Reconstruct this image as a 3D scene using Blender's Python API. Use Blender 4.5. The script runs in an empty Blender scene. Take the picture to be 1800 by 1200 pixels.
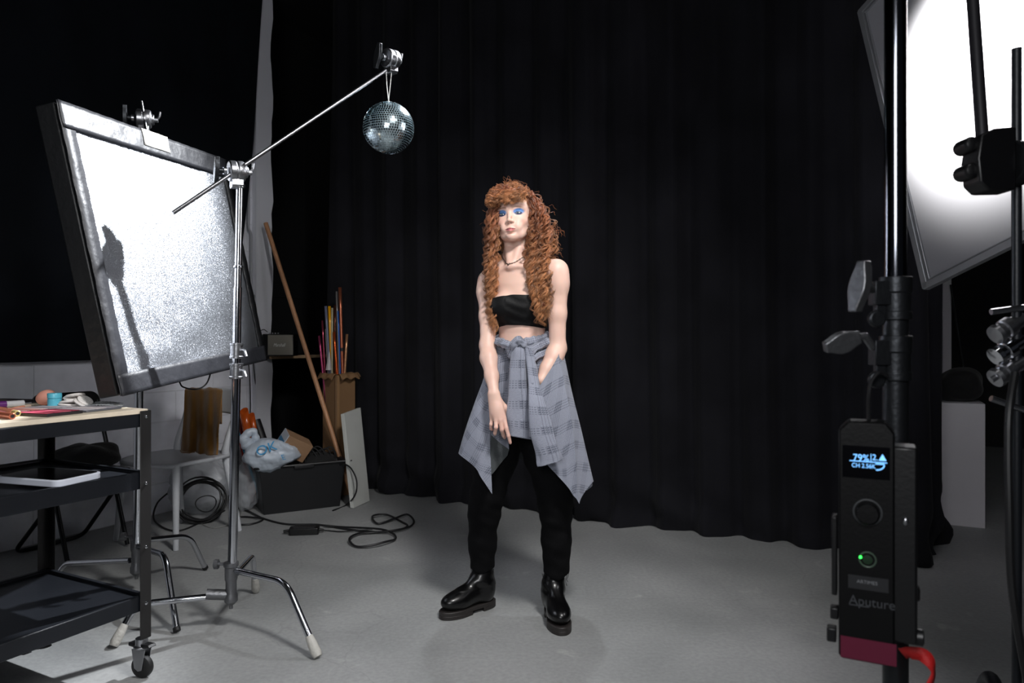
import bpy, math, random
import numpy as np
from mathutils import Vector, Matrix
random.seed(7); rng = np.random.default_rng(7)
sc = bpy.context.scene
col = sc.collection
PI = math.pi
F_PX, CAM_H, HOR = 1250.0, 1.15, 594.0      # focal length in pixels of an 1800 px wide frame, eye height, horizon row

# ------------------------------------------------------------------ camera
cam = bpy.data.cameras.new('camera'); cam_o = bpy.data.objects.new('camera', cam); col.objects.link(cam_o)
cam_o.location = (0, 0, CAM_H); cam_o.rotation_euler = (PI / 2, 0, 0)
cam.sensor_width = 36; cam.lens = 36 * F_PX / 1800; cam.shift_y = -(600 - HOR) / 1800
cam.clip_start = .05; cam.clip_end = 60
cam.dof.use_dof = True; cam.dof.focus_distance = 2.9; cam.dof.aperture_fstop = 5.0
sc.camera = cam_o
# ------------------------------------------------------------------ view and world
sc.view_settings.view_transform = 'Standard'; sc.view_settings.look = 'None'
sc.view_settings.gamma = 1; sc.view_settings.exposure = 0.0; sc.view_settings.use_curve_mapping = False
w = bpy.data.worlds.new('world'); sc.world = w; w.use_nodes = True
w.node_tree.nodes['Background'].inputs[0].default_value = (.75, .83, 1, 1)
w.node_tree.nodes['Background'].inputs[1].default_value = 0.02


def lamp(name, kind, loc, target, energy, size=.1, color=(1, 1, 1), spot=60, blend=.5, size_y=None):
    l = bpy.data.lights.new(name, kind); o = bpy.data.objects.new(name, l); col.objects.link(o)
    o.location = loc; d = Vector(target) - Vector(loc); o.rotation_euler = d.to_track_quat('-Z', 'Y').to_euler()
    l.energy = energy; l.color = color
    if kind == 'SPOT': l.spot_size = math.radians(spot); l.spot_blend = blend; l.shadow_soft_size = size
    elif kind == 'AREA':
        l.size = size
        if size_y: l.shape = 'RECTANGLE'; l.size_y = size_y
    else: l.shadow_soft_size = size
    return o


# hard lamp rigged high in front of the curtain (it throws the stand's shadow on the silver board)
lamp('back_lamp', 'SPOT', (.21, 4.04, 3.34), (-1.43, 2.44, 1.26), 1350, .03, (.93, .96, 1), 38, 1.0)
lamp('hair_lamp', 'SPOT', (.21, 4.04, 3.34), (-.1, 3.0, 1.5), 70, .05, (.93, .96, 1), 60, 1.0)
# lamp head shining through the diffusion frame on the right
lamp('diffused_lamp', 'SPOT', (2.22, 2.62, 2.32), (1.66, 2.48, 2.16), 520, .08, (1, .985, .97), 78, .9)
# soft key boomed out over the foreground stand
lamp('key_lamp', 'SPOT', (.60, 1.12, 3.10), (-.45, 3.15, .85), 300, .22, (1, .985, .97), 86, 1.0)
lamp('added_fill', 'AREA', (-.45, -.8, 2.0), (-.4, 3.1, 1.2), 41, .9, (.97, .98, 1))  # added soft fill by the camera, standing in for the board's bounce


# ------------------------------------------------------------------ helpers
def lin(c):
    c = c / 255.0
    return c / 12.92 if c <= .04045 else ((c + .055) / 1.055) ** 2.4


def C(r, g, b): return (lin(r), lin(g), lin(b), 1)


def P(px, py, d):
    """point at depth d (metres in front of the lens plane) seen at picture position px, py"""
    return np.array([(px - 900) / F_PX * d, d, CAM_H - (py - HOR) / F_PX * d])


def G(px, py, z=0.0):
    """point at height z seen at picture position px, py"""
    d = (CAM_H - z) * F_PX / (py - HOR)
    return np.array([(px - 900) / F_PX * d, d, z])


U = np.array([.4613, .8872, 0.]); V = np.array([.8872, -.4613, 0.]); Z = np.array([0, 0, 1.])   # room axes
W0 = np.array([-2.745, 3.81, 0.])


def W(t, v, z): return W0 + t * U + v * V + z * Z   # t along the left wall, v out of it


def nrm(a): a = np.asarray(a, float); return a / max(np.linalg.norm(a), 1e-9)


_m = {}


def mat(name, color, rough=.5, metal=0., bump=0., bscale=40., var=0., vscale=6., spec=.5, sheen=0., emit=None, estr=0.,
        alpha=1., coat=0., trans=0., distort=0., detail=6.):
    if name in _m: return _m[name]
    m = bpy.data.materials.new(name); m.use_nodes = True; nt = m.node_tree; N = nt.nodes; L = nt.links
    b = N['Principled BSDF']; b.inputs['Base Color'].default_value = color; b.inputs['Roughness'].default_value = rough
    b.inputs['Metallic'].default_value = metal; b.inputs['Specular IOR Level'].default_value = spec
    b.inputs['Sheen Weight'].default_value = sheen; b.inputs['Alpha'].default_value = alpha
    b.inputs['Coat Weight'].default_value = coat; b.inputs['Transmission Weight'].default_value = trans
    if emit: b.inputs['Emission Color'].default_value = emit; b.inputs['Emission Strength'].default_value = estr
    tc = N.new('ShaderNodeTexCoord')
    if var > 0:
        n = N.new('ShaderNodeTexNoise'); n.inputs['Scale'].default_value = vscale; n.inputs['Detail'].default_value = detail
        n.inputs['Distortion'].default_value = distort
        L.new(tc.outputs['Object'], n.inputs['Vector'])
        r = N.new('ShaderNodeMapRange'); r.inputs[1].default_value = .3; r.inputs[2].default_value = .7
        r.inputs[3].default_value = 1 - var; r.inputs[4].default_value = 1 + var
        L.new(n.outputs[0], r.inputs[0])
        mx = N.new('ShaderNodeMix'); mx.data_type = 'RGBA'; mx.blend_type = 'MULTIPLY'; mx.inputs[0].default_value = 1
        mx.inputs[6].default_value = color; L.new(r.outputs[0], mx.inputs[7]); L.new(mx.outputs[2], b.inputs['Base Color'])
    if bump > 0:
        n2 = N.new('ShaderNodeTexNoise'); n2.inputs['Scale'].default_value = bscale; n2.inputs['Detail'].default_value = 4
        L.new(tc.outputs['Object'], n2.inputs['Vector'])
        bp = N.new('ShaderNodeBump'); bp.inputs['Strength'].default_value = bump; bp.inputs['Distance'].default_value = .01
        L.new(n2.outputs[0], bp.inputs['Height']); L.new(bp.outputs[0], b.inputs['Normal'])
    m.diffuse_color = color
    _m[name] = m
    return m


def wloc(o):
    v = np.zeros(3)
    while o is not None: v += np.array(o.location); o = o.parent
    return v


class MB:
    def __init__(s): s.v = []; s.f = []; s.uv = []; s.n = 0

    def raw(s, V_, F_, UV_=None):
        V_ = np.asarray(V_, float); s.v.append(V_); off = s.n
        for f in F_: s.f.append(tuple(int(i) + off for i in f))
        s.uv.append(np.zeros((len(V_), 2)) if UV_ is None else np.asarray(UV_, float)); s.n += len(V_)
        return s

    def box(s, c, size, ax=None, taper=1.0):
        """box centred at c, size along axes ax (three unit vectors); taper scales the bottom"""
        ax = (np.eye(3) if ax is None else np.asarray(ax, float)); h = np.asarray(size, float) / 2; vs = []
        for k in (-1, 1):
            t = taper if k < 0 else 1
            for i, j in ((-1, -1), (1, -1), (1, 1), (-1, 1)):
                vs.append(np.asarray(c, float) + ax[0] * h[0] * i * t + ax[1] * h[1] * j * t + ax[2] * h[2] * k)
        fs = [(3, 2, 1, 0), (4, 5, 6, 7), (0, 1, 5, 4), (1, 2, 6, 5), (2, 3, 7, 6), (3, 0, 4, 7)]
        if np.dot(np.cross(ax[0], ax[1]), ax[2]) < 0: fs = [f[::-1] for f in fs]
        return s.raw(vs, fs)

    def tube(s, pts, r, n=12, closed=False, cap=True, flat=1.0, up=None):
        pts = np.asarray(pts, float); m = len(pts); r = np.broadcast_to(np.asarray(r, float), (m,))
        if closed: tan = np.roll(pts, -1, 0) - np.roll(pts, 1, 0)
        else: tan = np.gradient(pts, axis=0)
        tan /= np.maximum(np.linalg.norm(tan, axis=1, keepdims=True), 1e-9)
        a = np.array(up if up is not None else (0, 0, 1.)) if (up is not None or abs(tan[0][2]) < .95) else np.array([1., 0, 0])
        vs = []; nv = a - tan[0] * a.dot(tan[0]); nv /= np.linalg.norm(nv)
        for i in range(m):
            nv = nv - tan[i] * nv.dot(tan[i]); nv /= max(np.linalg.norm(nv), 1e-9); bv = np.cross(tan[i], nv)
            for k in range(n):
                t = 2 * PI * k / n; vs.append(pts[i] + r[i] * (math.cos(t) * nv * flat + math.sin(t) * bv))
        fs = []
        for i in range(m if closed else m - 1):
            j = (i + 1) % m
            for k in range(n):
                l = (k + 1) % n; fs.append((i * n + k, i * n + l, j * n + l, j * n + k))
        if cap and not closed: fs.append(tuple(range(n))[::-1]); fs.append(tuple((m - 1) * n + k for k in range(n)))
        return s.raw(vs, fs)

    def cyl(s, a, b, r, n=20): return s.tube([a, b], r, n)

    def lathe(s, prof, o, ax=(0, 0, 1), n=28):
        ax = nrm(ax); a = np.array([1., 0, 0]) if abs(ax[0]) < .9 else np.array([0, 1., 0])
        e1 = nrm(np.cross(ax, a)); e2 = np.cross(ax, e1); vs = []; fs = []
        for r, h in prof:
            for k in range(n):
                t = 2 * PI * k / n; vs.append(np.asarray(o) + ax * h + e1 * r * math.cos(t) + e2 * r * math.sin(t))
        for i in range(len(prof) - 1):
            for k in range(n):
                l = (k + 1) % n; fs.append((i * n + k, i * n + l, (i + 1) * n + l, (i + 1) * n + k))
        fs.append(tuple(range(n))[::-1]); fs.append(tuple((len(prof) - 1) * n + k for k in range(n)))
        return s.raw(vs, fs)

    def prism(s, poly, o, ex, ey, ez, th):
        """2D outline extruded by th along ez, centred on o's plane"""
        o = np.asarray(o, float); n = len(poly); vs = []
        for k in (-.5, .5):
            for x, y in poly: vs.append(o + ex * x + ey * y + ez * th * k)
        fs = [tuple(range(n))[::-1], tuple(range(n, 2 * n))] + [(i, (i + 1) % n, n + (i + 1) % n, n + i) for i in range(n)]
        if np.dot(np.cross(ex, ey), ez) < 0: fs = [f[::-1] for f in fs]
        return s.raw(vs, fs)

    def ball(s, c, r, ax=None, n=20, m=12):
        ax = np.eye(3) if ax is None else np.asarray(ax); r = np.broadcast_to(np.asarray(r, float), (3,)); vs = []; fs = []
        for i in range(m + 1):
            p = PI * i / m
            for k in range(n):
                t = 2 * PI * k / n
                vs.append(np.asarray(c) + ax[0] * r[0] * math.sin(p) * math.cos(t) + ax[1] * r[1] * math.sin(p) * math.sin(t) + ax[2] * r[2] * math.cos(p))
        for i in range(m):
            for k in range(n):
                l = (k + 1) % n; fs.append((i * n + k, (i + 1) * n + k, (i + 1) * n + l, i * n + l))
        return s.raw(vs, fs)

    def grid(s, A, uv=None, flip=False, closed_u=False):
        """A: (rows, cols, 3) array of points"""
        R, K, _ = A.shape; fs = []
        for i in range(R - 1):
            for j in range(K if closed_u else K - 1):
                l = (j + 1) % K; f = (i * K + j, i * K + l, (i + 1) * K + l, (i + 1) * K + j); fs.append(f[::-1] if flip else f)
        if uv is None:
            du = np.concatenate([np.zeros((R, 1)), np.cumsum(np.linalg.norm(np.diff(A, axis=1), axis=2), 1)], 1)
            du = du - du[:, K // 2:K // 2 + 1]
            dv = np.concatenate([np.zeros((1, K)), np.cumsum(np.linalg.norm(np.diff(A, axis=0), axis=2), 0)], 0)
            uv = np.stack([du, dv], 2)
        return s.raw(A.reshape(-1, 3), fs, uv.reshape(-1, 2))

    def build(s, name, m, parent=None, bevel=0., smooth=35, origin=None, solid=0., seg=2, weld=0):
        V_ = np.concatenate(s.v); UV_ = np.concatenate(s.uv)
        if origin is None:
            if parent is not None: origin = wloc(parent)
            else: origin = np.array([(V_[:, 0].min() + V_[:, 0].max()) / 2, (V_[:, 1].min() + V_[:, 1].max()) / 2, V_[:, 2].min()])
        me = bpy.data.meshes.new(name); me.from_pydata((V_ - origin).tolist(), [], s.f); me.update()
        uvl = me.uv_layers.new(name='UVMap'); idx = np.zeros(len(me.loops), dtype=np.int32); me.loops.foreach_get('vertex_index', idx)
        uvl.data.foreach_set('uv', UV_[idx].astype(np.float32).ravel())
        if smooth:
            me.shade_smooth()
            if smooth < 180: me.set_sharp_from_angle(angle=math.radians(smooth))
        for mm in (m if isinstance(m, (list, tuple)) else [m]): me.materials.append(mm)
        o = bpy.data.objects.new(name, me); col.objects.link(o)
        if parent is not None: o.parent = parent; o.location = origin - wloc(parent)
        else: o.location = origin
        if solid: x = o.modifiers.new('s', 'SOLIDIFY'); x.thickness = solid; x.offset = 0
        if bevel: x = o.modifiers.new('b', 'BEVEL'); x.width = bevel; x.segments = seg; x.limit_method = 'ANGLE'; x.angle_limit = math.radians(40)
        return o


def tag(o, label=None, cat=None, group=None, kind=None):
    if label: o['label'] = label
    if cat: o['category'] = cat
    if group: o['group'] = group
    if kind: o['kind'] = kind
    return o


def thing(name, label, cat, loc, group=None):
    o = bpy.data.objects.new(name, None); col.objects.link(o); o.location = loc; o.empty_display_size = .05
    return tag(o, label, cat, group)


def cat_spline(pts, n, closed=False):
    """Catmull-Rom through pts (k,dim), n samples per span"""
    p = np.asarray(pts, float)
    p = np.concatenate([p[-1:], p, p[:2]]) if closed else np.concatenate([2 * p[:1] - p[1:2], p, 2 * p[-1:] - p[-2:-1]])
    out = []
    for i in range(len(p) - 3):
        t = (np.arange(n) / n).reshape((-1,) + (1,) * (p.ndim - 1)); a, b, c, d = p[i:i + 4]
        out.append(.5 * (2 * b + (c - a) * t + (2 * a - 5 * b + 4 * c - d) * t ** 2 + (3 * b - a - 3 * c + d) * t ** 3))
    out = np.concatenate(out)
    return out if closed else np.concatenate([out, p[-2:-1]])


def fillet(pts, r=.03, n=6):
    """polyline with its inner corners rounded"""
    pts = [np.asarray(p, float) for p in pts]; out = [pts[0]]
    for i in range(1, len(pts) - 1):
        a, b, c = pts[i - 1], pts[i], pts[i + 1]; r1 = min(r, np.linalg.norm(b - a) * .45, np.linalg.norm(c - b) * .45)
        p, q = b + nrm(a - b) * r1, b + nrm(c - b) * r1
        for k in range(n + 1): t = k / n; out.append((1 - t) ** 2 * p + 2 * t * (1 - t) * b + t * t * q)
    out.append(pts[-1]); return np.array(out)


def vnoise(p, seed=0):
    """cheap smooth noise from summed sines, p (...,3) in radians"""
    r = np.random.default_rng(seed); o = 0
    for k in range(5):
        d = r.normal(size=3); d /= np.linalg.norm(d); o = o + np.sin(p @ d * (1 + .6 * k) + r.uniform(0, 6.28)) / (1 + .5 * k)
    return o / 2.6


def text_obj(body, name, m, parent, o, ex, ey, size, th=.0006, shear=0., width=1.):
    """lettering as mesh: ex runs along the line, ey up, o the left end of the base line"""
    cu = bpy.data.curves.new(name, 'FONT'); cu.body = body; cu.size = size; cu.extrude = th; cu.shear = shear
    t = bpy.data.objects.new(name, cu); col.objects.link(t)
    dg = bpy.context.evaluated_depsgraph_get(); me = bpy.data.meshes.new_from_object(t.evaluated_get(dg))
    n = len(me.vertices); a = np.zeros(n * 3); me.vertices.foreach_get('co', a); a = a.reshape(-1, 3)
    ex, ey = nrm(ex), nrm(ey); ez = np.cross(ex, ey); w_ = np.asarray(o) + a[:, :1] * width * ex + a[:, 1:2] * ey + a[:, 2:] * ez
    if parent is not None: w_ = w_ - wloc(parent)
    me.vertices.foreach_set('co', w_.ravel()); me.update(); me.materials.clear(); me.materials.append(m); me.name = name
    bpy.data.objects.remove(t); ob = bpy.data.objects.new(name, me); col.objects.link(ob)
    if parent is not None: ob.parent = parent
    return ob


CHROME = mat('chrome', C(205, 207, 212), .14, 1.0)
STEEL = mat('brushed_steel', C(165, 166, 170), .33, 1.0, bump=.05, bscale=120)
CASTM = mat('cast_metal', C(120, 121, 124), .42, .9, bump=.15, bscale=90)
DARKM = mat('dark_cast_metal', C(52, 54, 57), .4, .85, bump=.1, bscale=90)
BLACKM = mat('black_metal', C(24, 27, 32), .42, .3, bump=.05, bscale=150)
BLACKP = mat('black_plastic', C(10, 10, 12), .4, 0, bump=.04, bscale=150)
RUBBER = mat('black_rubber', C(15, 15, 16), .6, 0)
CABLE = mat('black_cable', C(19, 19, 21), .5, 0)
WHITEP = mat('white_plastic', C(196, 198, 202), .4, 0)
# ================================================================== the room
def concrete():
    m = bpy.data.materials.new('concrete_floor'); m.use_nodes = True; nt = m.node_tree; N = nt.nodes; L = nt.links; b = N['Principled BSDF']
    tc = N.new('ShaderNodeTexCoord')
    def noise(s, d=6, dist=0.):
        n = N.new('ShaderNodeTexNoise'); n.inputs['Scale'].default_value = s; n.inputs['Detail'].default_value = d; n.inputs['Distortion'].default_value = dist
        L.new(tc.outputs['Object'], n.inputs['Vector']); return n
    a = noise(1.3, 8, .4); r = N.new('ShaderNodeValToRGB'); L.new(a.outputs[0], r.inputs[0])
    r.color_ramp.elements[0].position = .32; r.color_ramp.elements[0].color = C(134, 136, 136)
    r.color_ramp.elements[1].position = .68; r.color_ramp.elements[1].color = C(162, 163, 163)
    s = noise(4.5, 3, .8); r2 = N.new('ShaderNodeValToRGB'); L.new(s.outputs[0], r2.inputs[0])
    r2.color_ramp.elements[0].position = .66; r2.color_ramp.elements[0].color = (0, 0, 0, 1)
    r2.color_ramp.elements[1].position = .74; r2.color_ramp.elements[1].color = (.35, .35, .35, 1)
    mx = N.new('ShaderNodeMix'); mx.data_type = 'RGBA'; L.new(r2.outputs[0], mx.inputs[0]); L.new(r.outputs[0], mx.inputs[6]); mx.inputs[7].default_value = C(194, 194, 192)
    # fine pits and hairline cracks
    v = N.new('ShaderNodeTexVoronoi'); v.feature = 'DISTANCE_TO_EDGE'; v.inputs['Scale'].default_value = .55
    wn = noise(3, 5); ad = N.new('ShaderNodeMix'); ad.data_type = 'RGBA'; ad.blend_type = 'LINEAR_LIGHT'; ad.inputs[0].default_value = .12
    L.new(tc.outputs['Object'], ad.inputs[6]); L.new(wn.outputs[1], ad.inputs[7]); L.new(ad.outputs[2], v.inputs['Vector'])
    cr = N.new('ShaderNodeMapRange'); cr.inputs[1].default_value = 0; cr.inputs[2].default_value = .0025; cr.inputs[3].default_value = .88; cr.inputs[4].default_value = 1
    L.new(v.outputs['Distance'], cr.inputs[0])
    m2 = N.new('ShaderNodeMix'); m2.data_type = 'RGBA'; m2.blend_type = 'MULTIPLY'; m2.inputs[0].default_value = 1
    L.new(mx.outputs[2], m2.inputs[6]); L.new(cr.outputs[0], m2.inputs[7])
    f = noise(60, 4); fr = N.new('ShaderNodeMapRange'); fr.inputs[1].default_value = .3; fr.inputs[2].default_value = .7; fr.inputs[3].default_value = .9; fr.inputs[4].default_value = 1.08
    L.new(f.outputs[0], fr.inputs[0]); m3 = N.new('ShaderNodeMix'); m3.data_type = 'RGBA'; m3.blend_type = 'MULTIPLY'; m3.inputs[0].default_value = 1
    L.new(m2.outputs[2], m3.inputs[6]); L.new(fr.outputs[0], m3.inputs[7]); L.new(m3.outputs[2], b.inputs['Base Color'])
    rr = N.new('ShaderNodeMapRange'); rr.inputs[3].default_value = .42; rr.inputs[4].default_value = .75; L.new(a.outputs[0], rr.inputs[0]); L.new(rr.outputs[0], b.inputs['Roughness'])
    bp = N.new('ShaderNodeBump'); bp.inputs['Strength'].default_value = .12; bp.inputs['Distance'].default_value = .01
    L.new(f.outputs[0], bp.inputs['Height']); L.new(bp.outputs[0], b.inputs['Normal']); return m


def block_wall():
    m = bpy.data.materials.new('white_block_wall'); m.use_nodes = True; nt = m.node_tree; N = nt.nodes; L = nt.links; b = N['Principled BSDF']
    uv = N.new('ShaderNodeUVMap'); uv.uv_map = 'UVMap'
    br = N.new('ShaderNodeTexBrick'); L.new(uv.outputs[0], br.inputs['Vector']); br.inputs['Scale'].default_value = 1
    br.inputs['Brick Width'].default_value = .6; br.inputs['Row Height'].default_value = .2; br.inputs['Mortar Size'].default_value = .006
    br.inputs['Mortar Smooth'].default_value = .6
    br.inputs['Color1'].default_value = C(230, 232, 240); br.inputs['Color2'].default_value = C(222, 224, 232); br.inputs['Mortar'].default_value = C(214, 216, 223)
    n = N.new('ShaderNodeTexNoise'); n.inputs['Scale'].default_value = 9; n.inputs['Detail'].default_value = 8; L.new(uv.outputs[0], n.inputs['Vector'])
    r = N.new('ShaderNodeMapRange'); r.inputs[1].default_value = .3; r.inputs[2].default_value = .75; r.inputs[3].default_value = .86; r.inputs[4].default_value = 1.04; L.new(n.outputs[0], r.inputs[0])
    mx = N.new('ShaderNodeMix'); mx.data_type = 'RGBA'; mx.blend_type = 'MULTIPLY'; mx.inputs[0].default_value = 1
    L.new(br.outputs[0], mx.inputs[6]); L.new(r.outputs[0], mx.inputs[7]); L.new(mx.outputs[2], b.inputs['Base Color'])
    ms = N.new('ShaderNodeMath'); ms.operation = 'MULTIPLY_ADD'; ms.inputs[1].default_value = -1.0; L.new(br.outputs['Fac'], ms.inputs[0])
    mn = N.new('ShaderNodeMath'); mn.operation = 'MULTIPLY'; mn.inputs[1].default_value = .35; L.new(n.outputs[0], mn.inputs[0]); L.new(mn.outputs[0], ms.inputs[2])
    bp = N.new('ShaderNodeBump'); bp.inputs['Strength'].default_value = .4; bp.inputs['Distance'].default_value = .005; L.new(ms.outputs[0], bp.inputs['Height'])
    L.new(bp.outputs[0], b.inputs['Normal']); b.inputs['Roughness'].default_value = .7; return m


def struct(mb, name, m, **k):
    o = mb.build(name, m, origin=np.zeros(3), **k); o['kind'] = 'structure'; return o


FLOOR = concrete(); BLOCK = block_wall()
BLACKW = mat('black_wall_paint', C(13, 14, 16), .75, 0, bump=.2, bscale=12, var=.25, vscale=2.5)
struct(MB().box((0, 4, -.05), (14, 14, .1)), 'floor', FLOOR, smooth=0)
struct(MB().box((0, 4, 4.05), (14, 14, .1)), 'ceiling', mat('black_ceiling', C(16, 17, 20), .8), smooth=0)
# left wall of painted blocks, ending at the alcove
A = np.array([[W(t, 0, z) for t in (-5.5, 1.87)] for z in (4.0, 0.0)]); UVw = np.array([[[t + .13, z] for t in (-5.5, 1.87)] for z in (4.0, 0.0)])
mbw = MB().grid(A, UVw); mbw.box(W(-1.815, -.1, 2), (7.37, .19, 4), (U, V, Z))
struct(mbw, 'wall_left', BLOCK, smooth=0)
# pilaster at the end of the wall, its right edge rough
e = []
for k in range(41): z = 4.0 * k / 40; e.append((.0 + .010 * math.sin(9 * z) + random.uniform(-.008, .008), z))
poly = [(-.155, 0)] + [(x, z) for x, z in e] + [(-.155, 4.0)]
pm = MB().prism(poly, W(1.875, .02, 0), U, Z, V, .05)
struct(pm, 'trim_1', BLOCK, smooth=0)
# black alcove beyond it
al = MB(); al.box(W(1.9, -.35, 2), (.06, .5, 4), (U, V, Z)); al.box(W(2.9, -.63, 2), (2.1, .06, 4), (U, V, Z))
al.box(W(3.95, .3, 2), (.06, 1.9, 4), (U, V, Z)); al.box(W(2.9, -.6, 1.55), (.03, .02, 3.1), (U, V, Z)); al.box(W(2.4, -.597, 1.52), (1.0, .012, .012), (U, V, Z))
struct(al, 'wall_back', BLACKW, smooth=0)
struct(MB().box((3.9, 8.2, 2), (9, .1, 4), (nrm(V), nrm(U), Z)), 'wall_far', BLACKW, smooth=0)
struct(MB().box((5.6, 3.0, 2), (.1, 9, 4), (nrm(V), nrm(U), Z)), 'wall_right', BLACKW, smooth=0)

VELVET = mat('black_curtain_cloth', C(24, 24, 28), .9, 0, bump=.12, bscale=220, var=.3, vscale=3, spec=.12, sheen=.03)
DUVET = mat('black_backdrop_cloth', C(13, 16, 21), .9, 0, bump=.1, bscale=160, var=.3, vscale=2, spec=.1, sheen=.015)


# ------------------------------------------------------------------ curtain: pleats hanging from a rail, hem breaking on the floor
def curtain():
    base = np.array([[-1.42, 5.60], [-1.02, 5.36], [-.29, 4.93], [.53, 4.48], [.95, 4.27], [1.31, 4.10], [1.74, 3.90], [2.00, 3.60], [2.16, 3.68], [2.36, 3.96], [2.44, 4.20], [2.36, 4.5]])
    pth = cat_spline(base, 90); seg = np.linalg.norm(np.diff(pth, axis=0), axis=1); s = np.concatenate([[0], np.cumsum(seg)])
    n = 900; ss = np.linspace(0, s[-1], n); x = np.interp(ss, s, pth[:, 0]); y = np.interp(ss, s, pth[:, 1])
    tx, ty = np.gradient(x), np.gradient(y); l = np.hypot(tx, ty); nx, ny = ty / l, -tx / l
    sgn = -1.0
    rows = 90; zz = 3.98 * (1 - np.linspace(0, 1, rows) ** .8); zz[-1] = .0; out = np.zeros((rows, n, 3))
    r = np.random.default_rng(3); ph = np.cumsum(r.uniform(.7, 1.35, n)) * (2 * PI * s[-1] / .27) / n
    amp_s = np.interp(ss, np.linspace(0, s[-1], 26), r.uniform(.35, 1.2, 26))
    for i, z in enumerate(zz):
        low = max(0, 1 - z / .35); g = .028 + .020 * (1 - z / 4)
        fold = np.sin(ph + .25 * math.sin(z * 1.3)) + .45 * np.sin(ph * .47 + 1.3 + .5 * z) + .25 * np.sin(ph * 2.1 + z)
        off = g * amp_s * fold
        off += .028 * low * np.sin(ss * 11 + z * 22) * (1 + .5 * np.sin(ss * 3.1)) + .035 * low ** 2 * np.sin(ss * 5.3 + 2) + .05 * low ** 2 * np.maximum(0, np.sin(ss * 2.6 + .6)) ** 3
        z2 = z + .02 * low * np.sin(ss * 7 + 1) * (z > .01)
        out[i, :, 0] = x + nx * off; out[i, :, 1] = y + ny * off; out[i, :, 2] = np.maximum(z2, .004)
    c = np.array([.6, 4.45, 0]); d = out[..., :2]
    o = MB().grid(out).build('stage_curtain', VELVET, smooth=180, origin=np.array([.6, 4.45, 0]))
    tag(o, 'long black pleated floor-length curtain hanging behind the standing person', 'curtain')
curtain()

# ------------------------------------------------------------------ black cloth over the left wall
def backdrop():
    rows, n = 60, 260; A = np.zeros((rows, n, 3))
    for i in range(rows):
        z = 3.97 - (3.97 - 1.02) * i / (rows - 1)
        tr = np.interp(z, [1.0, 2.55, 4.0], [1.47, 1.66, 1.79])
        for j in range(n):
            t = -4.6 + (tr + 4.6) * j / (n - 1)
            v = .075 + .016 * math.sin(t * 7 + .6 * math.sin(z)) * (.5 + .5 * math.sin(t * 1.9)) + .008 * math.sin(t * 19 + z * .8)
            A[i, j] = W(t, v, z)
    o = MB().grid(A).build('backdrop_cloth', DUVET, smooth=180)
    tag(o, 'black backdrop cloth covering the upper white block wall on the left', 'cloth')
backdrop()

# conduit and wires on the wall
GREYP = mat('grey_conduit', C(150, 152, 158), .5)
mb = MB().tube(fillet([W(1.66, .03, 3.9), W(1.66, .03, 1.96), W(1.685, .03, 1.93), W(1.685, .03, 1.3)], .02), .009, 8)
c = mb.build('wall_conduit', GREYP); tag(c, 'thin grey vertical conduit on the white wall beside the pilaster', 'pipe')
b_ = MB().box(W(1.69, .03, 1.46), (.05, .02, .03), (U, V, Z)).build('junction_box', GREYP, c, bevel=.003)
for k, (px, sway) in enumerate(((447, .03), (438, -.03))):
    a = W(1.70 - .05 * k, .035, 1.02); pts = [a, a + U * .02 - Z * .2, a + U * (.05 + sway) - Z * .5, a + U * sway - Z * .8, a + U * (.04 + sway) - Z * .98]
    o = MB().tube(cat_spline(pts, 8), .004, 6).build('wall_cable', CABLE)
    tag(o, ('thin black cable hanging down the white wall left of the alcove edge', 'second thin black cable on the white wall, the one nearer the chair')[k], 'cable')
# ================================================================== stands, arm, reflector, mirror ball
TAPE = mat('grey_gaffer_tape', C(44, 45, 50), .45, 0, bump=.35, bscale=24, var=.08, vscale=8, spec=.6)
TAPEB = mat('black_gaffer_tape', C(22, 23, 25), .45, 0, bump=.3, bscale=30)
WTAPE = mat('white_masking_tape', C(186, 184, 178), .7, 0, bump=.4, bscale=60)


def t_handle(mb, c, ax, up, L=.075, k=1.35):
    """cast T-shaped tightening handle: lobed bar across the end of a screw"""
    ax, up = nrm(ax), nrm(up); n = np.cross(ax, up); prof = []
    for i in range(13):
        s = -1 + 2 * i / 12; prof.append((s * L / 2, k * (.0085 + .0045 * math.cos(s * PI * .9) + .002 * abs(s))))
    poly = [(wd, y) for y, wd in prof] + [(-wd, y) for y, wd in prof[::-1]]
    mb.prism(poly, np.asarray(c), n, up, ax, .016)


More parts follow.
